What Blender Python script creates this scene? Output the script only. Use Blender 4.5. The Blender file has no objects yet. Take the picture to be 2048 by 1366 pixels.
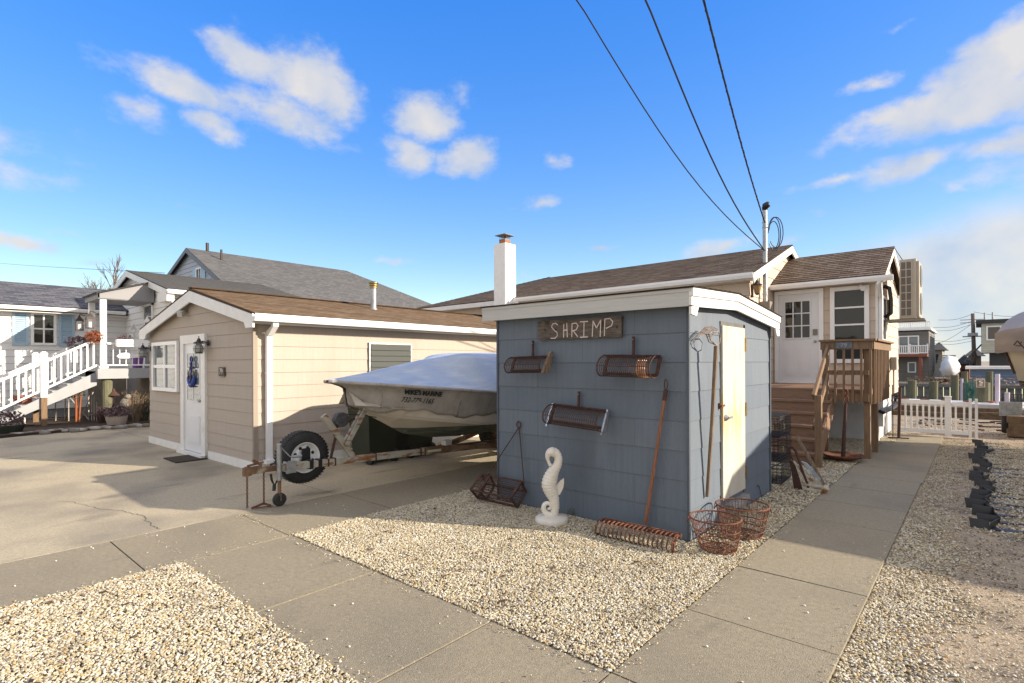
import bpy, bmesh, math, random
from mathutils import Vector, Matrix
import numpy as np
random.seed(7); np.random.seed(7)
PI = math.pi; R = math.radians
scene = bpy.context.scene
COL = scene.collection

# ------------------------------------------------------------------ camera
H = 1.65
YAW = math.atan2(0.657, 0.7535)
ROLL = 0.0042
cam_d = bpy.data.cameras.new('camera'); cam = bpy.data.objects.new('camera', cam_d); COL.objects.link(cam)
cam_d.sensor_width = 36; cam_d.lens = 36 * 1069 / 2048
cam_d.shift_y = 43 / 2048
cam_d.clip_start = 0.05; cam_d.clip_end = 5000
cam.matrix_world = Matrix.Translation((0, 0, H)) @ Matrix.Rotation(YAW, 4, 'Z') @ Matrix.Rotation(PI/2, 4, 'X') @ Matrix.Rotation(-ROLL, 4, 'Z')
scene.camera = cam

# ------------------------------------------------------------------ light
SUN_AZ = (0.887, 0.461); SUN_EL = R(21.2)
sun_d = bpy.data.lights.new('sun', 'SUN'); sun = bpy.data.objects.new('sun', sun_d); COL.objects.link(sun)
sun_d.energy = 4.55; sun_d.angle = R(0.5); sun_d.color = (1.0, 0.87, 0.71)
sdir = Vector((SUN_AZ[0]*math.cos(SUN_EL), SUN_AZ[1]*math.cos(SUN_EL), math.sin(SUN_EL)))
sun.rotation_euler = (-sdir).to_track_quat('-Z', 'Y').to_euler()
scene.view_settings.view_transform = 'Standard'; scene.view_settings.look = 'None'
scene.view_settings.gamma = 1; scene.view_settings.exposure = 0.9
scene.view_settings.use_curve_mapping = False

# measuring helpers: a photograph pixel on a known real plane -> metres
def ray(px, py):
    a = px - 1024; b = py - 726
    u = (a - b*ROLL) / 1069; v = (b + a*ROLL) / 1069
    return Vector((-0.657 + u*0.7538, 0.7535 + u*0.6575, -v))
def onx(px, py, X): r = ray(px, py); return Vector((0, 0, H)) + r * (X / r.x)
def ony(px, py, Y): r = ray(px, py); return Vector((0, 0, H)) + r * (Y / r.y)
def ong(px, py, z=0): r = ray(px, py); return Vector((0, 0, H)) + r * ((z - H) / r.z)

# ------------------------------------------------------------------ world
SKY_FILL = 0.60  # brightness of the added fill sky outside the picture
def world():
    w = bpy.data.worlds.new('World'); scene.world = w; w.use_nodes = True
    nt = w.node_tree; N = nt.nodes; L = nt.links; N.clear()
    out = N.new('ShaderNodeOutputWorld')
    sky = N.new('ShaderNodeTexSky'); sky.sky_type = 'NISHITA'; sky.sun_disc = False
    sky.sun_elevation = SUN_EL; sky.sun_rotation = math.atan2(SUN_AZ[0], SUN_AZ[1])
    sky.air_density = 1.15; sky.dust_density = 0.35; sky.ozone_density = 2.6; sky.altitude = 0
    bg = N.new('ShaderNodeBackground'); bg.inputs[1].default_value = 0.15
    gm = N.new('ShaderNodeGamma'); gm.inputs[1].default_value = 0.36; L.new(sky.outputs[0], gm.inputs[0])
    sr = N.new('ShaderNodeSeparateColor'); L.new(gm.outputs[0], sr.inputs[0]); cr = N.new('ShaderNodeCombineColor')
    def deep(ch, k):      # pull red and green away from blue: the deep polarised blue of the photograph
        d = N.new('ShaderNodeMath'); d.operation = 'SUBTRACT'; L.new(sr.outputs[ch], d.inputs[0]); L.new(sr.outputs[2], d.inputs[1])
        m = N.new('ShaderNodeMath'); m.operation = 'MULTIPLY_ADD'; L.new(d.outputs[0], m.inputs[0]); m.inputs[1].default_value = k; L.new(sr.outputs[2], m.inputs[2])
        c = N.new('ShaderNodeMath'); c.operation = 'MAXIMUM'; L.new(m.outputs[0], c.inputs[0]); c.inputs[1].default_value = .02; return c.outputs[0]
    L.new(deep(0, 2.8), cr.inputs[0]); L.new(deep(1, 3.75), cr.inputs[1]); L.new(sr.outputs[2], cr.inputs[2])
    ml = N.new('ShaderNodeMix'); ml.data_type = 'RGBA'; ml.blend_type = 'MULTIPLY'; ml.inputs[0].default_value = 1; ml.inputs[7].default_value = (2.3, 2.3, 2.3, 1)
    L.new(cr.outputs[0], ml.inputs[6]); L.new(ml.outputs[2], bg.inputs[0])
    tc = N.new('ShaderNodeTexCoord'); sp = N.new('ShaderNodeSeparateXYZ'); L.new(tc.outputs['Generated'], sp.inputs[0])
    def M(op, a, b=None, c=None):
        n = N.new('ShaderNodeMath'); n.operation = op
        for i, x in enumerate((a, b, c)):
            if x is None: continue
            if isinstance(x, (int, float)): n.inputs[i].default_value = x
            else: L.new(x, n.inputs[i])
        return n.outputs[0]
    az = M('ARCTAN2', sp.outputs[0], sp.outputs[1]); el = M('ARCSINE', sp.outputs[2])
    cb = N.new('ShaderNodeCombineXYZ'); L.new(az, cb.inputs[0]); L.new(el, cb.inputs[1])
    nz = N.new('ShaderNodeTexNoise'); nz.inputs['Scale'].default_value = 9; nz.inputs['Detail'].default_value = 9; nz.inputs['Roughness'].default_value = 0.62
    L.new(cb.outputs[0], nz.inputs['Vector'])
    vm = N.new('ShaderNodeVectorMath'); vm.operation = 'MULTIPLY_ADD'
    L.new(nz.outputs['Color'], vm.inputs[0]); vm.inputs[1].default_value = (0.09, 0.05, 0)
    off = N.new('ShaderNodeVectorMath'); off.operation = 'SUBTRACT'; L.new(cb.outputs[0], off.inputs[0]); off.inputs[1].default_value = (0.045, 0.025, 0)
    L.new(off.outputs[0], vm.inputs[2])
    pos = vm.outputs[0]
    def blob(px, py, rw, rh, tilt=0, op=1.0):
        d = ray(px, py).normalized(); a = math.atan2(d.x, d.y); e = math.asin(d.z)
        s = N.new('ShaderNodeVectorMath'); s.operation = 'SUBTRACT'; L.new(pos, s.inputs[0]); s.inputs[1].default_value = (a, e, 0)
        m = N.new('ShaderNodeMapping'); m.vector_type = 'TEXTURE'; L.new(s.outputs[0], m.inputs['Vector'])
        m.inputs['Rotation'].default_value = (0, 0, R(tilt)); k = 1/1200
        m.inputs['Scale'].default_value = (rw*k*1.03, rh*k*1.03, 1)
        ln = N.new('ShaderNodeVectorMath'); ln.operation = 'LENGTH'; L.new(m.outputs[0], ln.inputs[0])
        return M('MULTIPLY', M('SUBTRACT', 1.0, M('MINIMUM', ln.outputs['Value'], 2.0)), op)
    bl = [(620, 160, 190, 72, -20), (500, 112, 120, 50, -12), (390, 185, 170, 42, -10), (560, 225, 140, 58, -12), (430, 250, 75, 32, 0, .9),
          (845, 235, 105, 66, 0), (935, 312, 95, 50, 10), (815, 310, 95, 52, 0, .9), (920, 190, 45, 50, 0, .5), (270, 215, 80, 30, -12, .45), (1095, 315, 50, 24, -20, .5),
          (1080, 405, 95, 22, 14, .75), (1208, 490, 40, 9, 0, .7), (30, 494, 70, 18, -8, .8), (135, 472, 60, 14, 0, .35), (215, 530, 60, 14, 0, .4), (355, 405, 40, 14, 0, .25), (795, 524, 50, 10, 0, .4),
          (690, 295, 60, 20, 0, .3), (1450, 490, 110, 32, 5, .7), (1590, 483, 50, 20, 0, .5), (1065, 556, 30, 8, 0, .5),
          (1900, 205, 230, 48, 8), (2010, 130, 170, 75, 15), (1990, 200, 180, 50, 5), (1775, 230, 80, 36, 0), (1755, 163, 60, 20, 5, .7),
          (1840, 325, 130, 36, 10, .9), (1690, 355, 120, 18, 4, .8), (2005, 288, 120, 34, 0, .95), (1915, 385, 60, 14, 0, .4), (1620, 427, 40, 10, 0, .3),
          (1790, 55, 50, 10, 0, .4), (2050, 440, 90, 20, 8, .5), (2500, 250, 400, 120, 0, .8), (-500, 200, 400, 80, 0, .7)]
    mask = None
    for b in bl:
        o = blob(*b); mask = o if mask is None else M('MAXIMUM', mask, o)
    hz = None
    for b in ((2150, 560, 620, 170, 8, 2.2), (2050, 650, 1000, 120, 0, 1.7), (900, 720, 2400, 130, 0, .55)):
        o = blob(*b); hz = o if hz is None else M('MAXIMUM', hz, o)
    hzr = N.new('ShaderNodeMapRange'); hzr.interpolation_type = 'SMOOTHSTEP'; L.new(hz, hzr.inputs['Value']); hzr.inputs['To Max'].default_value = .86
    mp2 = N.new('ShaderNodeMapping'); mp2.inputs['Scale'].default_value = (1, 1.7, 1); L.new(cb.outputs[0], mp2.inputs[0])
    n2 = N.new('ShaderNodeTexNoise'); n2.inputs['Scale'].default_value = 11; n2.inputs['Detail'].default_value = 12; n2.inputs['Roughness'].default_value = 0.58
    L.new(mp2.outputs[0], n2.inputs['Vector'])
    dens = M('ADD', mask, M('MULTIPLY', M('SUBTRACT', n2.outputs[0], .50), 1.7))
    sm_ = N.new('ShaderNodeMapRange'); sm_.interpolation_type = 'SMOOTHSTEP'; L.new(dens, sm_.inputs['Value']); sm_.inputs['From Min'].default_value = 0.10; sm_.inputs['From Max'].default_value = 0.80
    soft = M('MULTIPLY', M('MULTIPLY', sm_.outputs[0], M('MINIMUM', M('MAXIMUM', M('MULTIPLY_ADD', mask, 2.2, .75), 0.0), 1.0)), 0.93)
    soft = M('MAXIMUM', soft, hzr.outputs[0])
    cloud = N.new('ShaderNodeBackground'); cloud.inputs[1].default_value = 0.44
    ramp = N.new('ShaderNodeMix'); ramp.data_type = 'RGBA'; ramp.inputs[6].default_value = (0.66, 0.76, 0.95, 1); ramp.inputs[7].default_value = (1.0, 0.96, 0.92, 1)
    n3 = N.new('ShaderNodeTexNoise'); n3.inputs['Scale'].default_value = 7; n3.inputs['Detail'].default_value = 5; L.new(cb.outputs[0], n3.inputs['Vector'])
    m3 = N.new('ShaderNodeMapRange'); L.new(n3.outputs[0], m3.inputs['Value']); m3.inputs['From Min'].default_value = .38; m3.inputs['From Max'].default_value = .58
    L.new(m3.outputs[0], ramp.inputs[0]); L.new(ramp.outputs[2], cloud.inputs[0])
    # added unseen cloud glow overhead and around the picture, lifting the shade
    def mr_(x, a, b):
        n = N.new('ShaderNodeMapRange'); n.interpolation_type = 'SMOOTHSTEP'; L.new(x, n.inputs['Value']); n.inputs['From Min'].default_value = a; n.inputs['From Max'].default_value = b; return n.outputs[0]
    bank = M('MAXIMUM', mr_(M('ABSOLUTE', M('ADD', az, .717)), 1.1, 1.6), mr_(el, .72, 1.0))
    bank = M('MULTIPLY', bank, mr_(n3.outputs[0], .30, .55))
    cb2 = N.new('ShaderNodeBackground'); cb2.inputs[0].default_value = (1.0, .93, .86, 1); cb2.inputs[1].default_value = SKY_FILL
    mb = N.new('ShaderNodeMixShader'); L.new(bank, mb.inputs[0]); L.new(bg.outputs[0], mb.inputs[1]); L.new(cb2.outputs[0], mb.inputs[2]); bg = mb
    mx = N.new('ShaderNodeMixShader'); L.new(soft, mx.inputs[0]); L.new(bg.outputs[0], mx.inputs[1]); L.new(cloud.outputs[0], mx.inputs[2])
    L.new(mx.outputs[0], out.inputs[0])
world()

# ------------------------------------------------------------------ materials
MATS = {}
def mat(name, col, col2=None, scale=6, rough=0.7, metal=0.0, bump=0.0, bscale=60, stretch=(1, 1, 1), stain=None, lo=.35, hi=.65, spec=.5, brick=None, detail=6):
    if name in MATS: return MATS[name]
    m = bpy.data.materials.new(name); m.use_nodes = True; nt = m.node_tree; N = nt.nodes; L = nt.links
    p = N['Principled BSDF']; p.inputs['Roughness'].default_value = rough; p.inputs['Metallic'].default_value = metal
    p.inputs['Specular IOR Level'].default_value = spec
    tc = N.new('ShaderNodeTexCoord'); mp = N.new('ShaderNodeMapping'); mp.inputs['Scale'].default_value = stretch
    L.new(tc.outputs['Object'], mp.inputs[0])
    def noise(sc, vec=mp, det=detail):
        n = N.new('ShaderNodeTexNoise'); n.inputs['Scale'].default_value = sc; n.inputs['Detail'].default_value = det
        L.new(vec.outputs[0], n.inputs['Vector']); return n.outputs[0]
    def rng(x, a, b):
        r = N.new('ShaderNodeMapRange'); L.new(x, r.inputs['Value']); r.inputs['From Min'].default_value = a; r.inputs['From Max'].default_value = b; return r.outputs[0]
    def mix(f, a, b):
        x = N.new('ShaderNodeMix'); x.data_type = 'RGBA'
        if isinstance(f, float): x.inputs[0].default_value = f
        else: L.new(f, x.inputs[0])
        for i, c in ((6, a), (7, b)):
            if isinstance(c, tuple): x.inputs[i].default_value = (*c, 1)
            else: L.new(c, x.inputs[i])
        return x.outputs[2]
    c = col if col2 is None else mix(rng(noise(scale), lo, hi), col, col2)
    if brick:   # (width, row height, dark colour, mortar size, colour variation)
        bw, bh, bc, bm, bv = brick
        uv = N.new('ShaderNodeUVMap'); b = N.new('ShaderNodeTexBrick'); L.new(uv.outputs[0], b.inputs['Vector'])
        b.inputs['Scale'].default_value = 1; b.inputs['Brick Width'].default_value = bw; b.inputs['Row Height'].default_value = bh
        b.inputs['Mortar Size'].default_value = bm; b.inputs['Mortar Smooth'].default_value = 0.1; b.inputs['Bias'].default_value = 0
        b.inputs['Color1'].default_value = (0, 0, 0, 1); b.inputs['Color2'].default_value = (1, 1, 1, 1); b.inputs['Mortar'].default_value = (.5, .5, .5, 1)
        lo_ = mix(bv, c, (0.0, 0.0, 0.0)) if not isinstance(c, tuple) else tuple(x*(1-bv) for x in c)
        hi_ = mix(bv*.6, c, (1.0, 0.95, 0.85)) if not isinstance(c, tuple) else tuple(min(1, x*(1+bv)) for x in c)
        c = mix(b.outputs['Color'], lo_, hi_)
        c = mix(b.outputs['Fac'], c, bc)
    if stain:
        for (sc, ss, a, b_, st) in stain:
            mp2 = N.new('ShaderNodeMapping'); mp2.inputs['Scale'].default_value = st; L.new(tc.outputs['Object'], mp2.inputs[0])
            c = mix(rng(noise(ss, mp2, 8), a, b_), c, sc)
    if isinstance(c, tuple): p.inputs['Base Color'].default_value = (*c, 1)
    else: L.new(c, p.inputs['Base Color'])
    if bump:
        bn = N.new('ShaderNodeBump'); bn.inputs['Strength'].default_value = min(1, bump*1.0); bn.inputs['Distance'].default_value = 0.01
        L.new(noise(bscale), bn.inputs['Height']); L.new(bn.outputs[0], p.inputs['Normal'])
    MATS[name] = m; return m
S1 = (1, 1, 1)
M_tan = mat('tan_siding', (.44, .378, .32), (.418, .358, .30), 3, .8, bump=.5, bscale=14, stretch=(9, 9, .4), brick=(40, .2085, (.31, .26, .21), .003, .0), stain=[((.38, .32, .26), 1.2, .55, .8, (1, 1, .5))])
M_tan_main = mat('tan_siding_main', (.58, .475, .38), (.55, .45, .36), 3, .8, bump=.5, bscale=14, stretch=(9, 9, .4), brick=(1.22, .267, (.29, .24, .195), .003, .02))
M_shed = mat('blue_grey_siding', (.128, .158, .196), (.114, .142, .178), 3, .72, bump=.6, bscale=14, stretch=(9, 9, .4), brick=(1.22, .2755, (.075, .09, .11), .0022, .03), stain=[((.095, .115, .14), 1.3, .54, .8, (1, 1, .35)), ((.17, .20, .235), 2.2, .62, .85, (1, 1, .3))])
M_white = mat('white_paint', (.76, .75, .72), (.70, .69, .66), 5, .5, bump=.1, bscale=30, stain=[((.5, .47, .42), 3, .66, .85, S1)])
M_whitec = mat('clean_white_vinyl', (.82, .82, .81), (.78, .78, .77), 3, .4)
M_cream = mat('cream_trim', (.50, .495, .465), (.46, .455, .425), 6, .6, bump=.3, bscale=20, stretch=(.4, 1, 6))
M_skirt = mat('white_skirt', (.62, .62, .62), (.55, .55, .55), 4, .7, bump=.2)
M_block = mat('painted_block', (.82, .82, .81), (.77, .77, .76), 5, .75, bump=.6, bscale=50)
M_roofb = mat('brown_shingles', (.31, .195, .09), (.22, .135, .06), 9, .95, bump=.8, bscale=220, brick=(.24, .13, (.07, .04, .02), .005, .22))
M_roofd = mat('dark_brown_shingles', (.155, .098, .058), (.105, .066, .04), 9, .95, bump=.8, bscale=220, brick=(.24, .13, (.035, .022, .014), .005, .16))
M_roofg = mat('grey_shingles', (.125, .125, .128), (.10, .10, .105), 9, .95, bump=.5, bscale=150, brick=(.24, .16, (.05, .05, .05), .005, .10))
M_roofn = mat('slate_blue_shingles', (.12, .13, .165), (.09, .098, .13), 7, .95, bump=.5, bscale=150, brick=(.28, .16, (.03, .03, .04), .006, .22))
M_conc = mat('concrete', (.30, .258, .178), (.245, .213, .15), 26, .9, bump=.55, bscale=160, stain=[((.20, .178, .13), .9, .50, .76, S1), ((.34, .28, .18), .6, .58, .78, S1), ((.17, .15, .11), 3.4, .64, .80, (1, .3, 1)), ((.36, .32, .25), 60, .60, .68, S1), ((.10, .09, .07), 90, .62, .68, S1), ((.08, .07, .055), 190, .64, .70, S1)], detail=8)
M_drive = mat('driveway_concrete', (.475, .41, .285), (.395, .34, .24), 30, .92, bump=.6, bscale=140, stain=[((.23, .205, .16), .55, .48, .66, S1), ((.20, .18, .14), 2.6, .60, .74, (1, .35, 1)), ((.46, .34, .20), .45, .60, .76, S1), ((.15, .13, .10), 75, .60, .67, S1), ((.10, .085, .065), 150, .62, .68, S1), ((.56, .50, .38), 60, .63, .69, S1)], detail=8)
M_crack = mat('crack_dark', (.05, .045, .04), rough=1)
M_sand = mat('sandy_ground', (.36, .285, .19), (.25, .195, .13), 6, .95, bump=1, bscale=55, stain=[((.15, .12, .085), 2.0, .52, .66, S1), ((.15, .125, .09), 28, .60, .68, S1), ((.52, .46, .36), 75, .57, .63, S1), ((.09, .075, .055), 55, .65, .70, S1)], detail=10)
M_gravb = mat('gravel_bed', (.30, .25, .18), (.17, .14, .10), 70, .95, bump=1, bscale=90, stain=[((.5, .45, .37), 55, .55, .62, S1)])
M_mulch = mat('mulch', (.035, .022, .016), (.06, .04, .03), 40, 1, bump=1, bscale=80)
M_rust = mat('rusty_iron', (.16, .058, .028), (.085, .035, .022), 25, .85, bump=.5, bscale=120, stain=[((.30, .12, .05), 18, .58, .72, S1)])
M_rustd = mat('dark_rust', (.085, .038, .026), (.05, .026, .02), 25, .85, bump=.5, bscale=120, stain=[((.17, .07, .035), 14, .60, .74, S1)])
M_wood = mat('weathered_wood', (.15, .12, .095), (.075, .06, .05), 5, .9, bump=.7, bscale=30, stretch=(1.5, 8, 8), stain=[((.05, .035, .025), 6, .6, .7, S1)])
M_pole = mat('wooden_pole', (.25, .18, .12), (.15, .10, .065), 7, .8, bump=.4, bscale=20, stretch=(8, 8, .8))
M_deck = mat('brown_deck_paint', (.25, .148, .09), (.21, .122, .074), 6, .6, bump=.3, bscale=30, stretch=(1, 6, 6), stain=[((.28, .17, .10), 3, .62, .8, S1)])
M_post = mat('treated_post', (.24, .15, .085), (.165, .105, .06), 7, .8, bump=.5, bscale=25, stretch=(7, 7, .7))
M_oldp = mat('old_piling', (.17, .16, .10), (.11, .11, .065), 6, .9, bump=.6, bscale=25, stretch=(5, 5, .6))
M_door = mat('rust_stained_door', (.54, .515, .445), (.50, .475, .40), 4, .55, stain=[((.52, .38, .17), 3.4, .55, .72, (1, 2.4, .45)), ((.38, .19, .06), 4.6, .64, .76, (1, 3, .55)), ((.42, .39, .32), 2, .6, .8, (1, 1, .6))])
M_doorw = mat('white_door', (.70, .71, .73), (.67, .68, .70), 4, .4)
M_black = mat('black_rubber', (.018, .018, .018), (.03, .03, .03), 20, .75, bump=.4, bscale=70)
M_blackp = mat('black_plastic', (.012, .012, .013), rough=.45)
M_galv = mat('galvanised_steel', (.42, .43, .44), (.30, .31, .32), 14, .45, .7, stain=[((.18, .09, .05), 9, .66, .8, S1)])
M_trail = mat('trailer_paint', (.40, .38, .31), (.32, .30, .24), 9, .6, bump=.3, bscale=40, stain=[((.22, .09, .035), 6, .52, .62, (1, 1, 3)), ((.33, .20, .08), 3, .58, .75, S1)])
M_trailr = mat('trailer_rust', (.22, .13, .07), (.13, .07, .035), 8, .8, bump=.4, bscale=40, stain=[((.34, .30, .22), 5, .56, .66, S1)])
M_wrap = mat('shrink_wrap', (.40, .47, .58), (.35, .42, .53), 2.5, .42, bump=.9, bscale=9, stretch=(2.6, .8, 2), stain=[((.50, .54, .60), 5, .5, .7, (1, .4, 3))])
M_wrapd = mat('dirty_wrap', (.36, .335, .30), (.29, .265, .235), 5, .55, bump=1, bscale=26, stretch=(1.5, 1.5, .5), stain=[((.20, .17, .14), 8, .62, .72, (1, 3, .4))])
M_hull = mat('cream_hull', (.56, .50, .41), (.51, .455, .37), 3, .35)
M_bott = mat('bottom_paint', (.06, .085, .075), (.15, .165, .12), 7, .8, bump=.5, bscale=60, stretch=(1, .5, 3), stain=[((.22, .24, .20), 14, .60, .70, (1, .4, 3))])
M_gbin = mat('green_bin_plastic', (.025, .032, .022), (.03, .038, .026), 5, .5)
M_seah = mat('seahorse_plaster', (.76, .72, .64), (.66, .61, .53), 6, .6, bump=.3, bscale=50)
M_brass = mat('aged_brass', (.33, .25, .11), (.22, .16, .07), 20, .4, .8)
M_lant = mat('lantern_metal', (.09, .07, .065), (.05, .04, .035), 20, .5, .6)
M_amber = mat('amber_glass', (.42, .25, .07), rough=.15, spec=.8)
M_frost = mat('frosted_glass', (.62, .62, .58), rough=.2, spec=.8)
M_acb = mat('ac_beige', (.40, .355, .29), (.36, .32, .26), 4, .5)
M_copper = mat('copper_wire', (.55, .27, .13), (.35, .16, .08), 20, .5, .6)
M_shut = mat('light_blue_shutter', (.36, .50, .62), (.33, .47, .59), 4, .5)
M_vinyl = mat('white_lap_siding', (.78, .78, .77), (.74, .74, .73), 3, .6, brick=(30, .2, (.25, .25, .26), .004, .02))
M_vinylb = mat('pale_blue_siding', (.42, .46, .52), (.39, .43, .49), 3, .6, brick=(30, .2, (.15, .17, .2), .005, .02))
M_grey = mat('grey_far_siding', (.17, .165, .155), (.145, .14, .13), 3, .7, brick=(30, .2, (.07, .07, .07), .01, .05))
M_blue = mat('blue_far_siding', (.13, .19, .30), (.11, .17, .27), 3, .7, brick=(30, .2, (.05, .08, .13), .01, .05))
M_crm = mat('cream_far_siding', (.52, .50, .40), (.47, .45, .36), 3, .7, brick=(30, .2, (.25, .24, .2), .01, .05))
M_red = mat('brick_red_trim', (.24, .08, .05), rough=.8)
M_bark = mat('bark', (.20, .16, .13), (.13, .105, .085), 8, .95)
M_stone = mat('garden_stone', (.30, .275, .24), (.17, .155, .135), 6, .9, bump=.5, bscale=30)
M_stone2 = mat('pale_garden_stone', (.42, .39, .34), (.30, .27, .24), 6, .9, bump=.5, bscale=30)
M_stone3 = mat('brown_garden_stone', (.22, .18, .13), (.15, .12, .09), 6, .9, bump=.5, bscale=30)
M_blueanch = mat('blue_paint', (.02, .06, .30), (.015, .04, .2), 20, .5)
M_ink = mat('black_ink', (.012, .012, .014), rough=.8)
M_pinkw = mat('faded_white_paint', (.68, .58, .54), (.55, .45, .42), 30, .8)
M_label = mat('white_label', (.66, .66, .62), (.55, .54, .49), 12, .5)
M_orange = mat('orange_paint', (.55, .22, .03), rough=.6)
M_sign = mat('brown_sign', (.10, .045, .03), rough=.6)
M_coverg = mat('tan_boat_cover', (.30, .25, .21), (.22, .185, .16), 2.2, .8, bump=.8, bscale=5, stretch=(1, 1, 2.5))
M_coverb = mat('grey_boat_cover', (.34, .35, .41), (.27, .28, .34), 2.2, .6, bump=.5, bscale=5)
M_farw = mat('far_white_wrap', (.68, .69, .70), (.55, .56, .57), 1.5, .5, bump=.6, bscale=4)
M_blkwood = mat('timber_block', (.19, .13, .08), (.11, .075, .045), 8, .9, bump=.5, bscale=30)
M_metalg = mat('grey_box_metal', (.20, .18, .15), rough=.6)
M_mesh = mat('wire_black', (.03, .03, .032), rough=.6)
M_yel = mat('yellow_plastic', (.55, .52, .20), rough=.6)
M_purple = mat('purple_plastic', (.18, .06, .30), rough=.5)
M_terra = mat('planter_clay', (.42, .35, .29), (.36, .30, .25), 6, .85)
M_fl_or = mat('orange_petals', (.36, .12, .05), (.20, .06, .035), 30, .8)
M_fl_pk = mat('pink_petals', (.20, .12, .14), (.09, .06, .06), 30, .8)
M_leaf = mat('dull_leaves', (.07, .07, .03), (.04, .05, .02), 20, .9)
M_dry = mat('dry_stems', (.30, .22, .13), (.20, .14, .09), 20, .9)
M_matt = mat('door_mat', (.06, .045, .03), (.035, .027, .02), 60, 1, bump=1, bscale=150)
M_dark = mat('dark_interior', (.02, .02, .022), rough=.9)
M_curt = mat('curtain', (.42, .44, .44), (.36, .38, .38), 12, .9, stretch=(4, 4, .3))
M_pvc = mat('lilac_pvc', (.62, .56, .66), (.56, .51, .60), 4, .4)

def glass(name, col, rough=.04):
    m = bpy.data.materials.new(name); m.use_nodes = True; nt = m.node_tree; p = nt.nodes['Principled BSDF']
    p.inputs['Base Color'].default_value = (*col, 1); p.inputs['Roughness'].default_value = rough
    p.inputs['IOR'].default_value = 1.5; p.inputs['Specular IOR Level'].default_value = .5
    n = nt.nodes.new('ShaderNodeTexNoise'); n.inputs['Scale'].default_value = 1.6
    tc = nt.nodes.new('ShaderNodeTexCoord'); nt.links.new(tc.outputs['Object'], n.inputs['Vector'])
    b = nt.nodes.new('ShaderNodeBump'); b.inputs['Strength'].default_value = .25; b.inputs['Distance'].default_value = .03
    nt.links.new(n.outputs[0], b.inputs['Height']); nt.links.new(b.outputs[0], p.inputs['Normal'])
    return m
M_glass = glass('window_glass', (.025, .026, .024))
M_glassl = glass('window_glass_curtained', (.16, .19, .20))
M_louv = glass('louvre_glass', (.085, .09, .08))
M_water = glass('lagoon_water', (.012, .02, .02), .08)
M_globe = glass('lantern_globe', (.30, .31, .30), .08)

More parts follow.
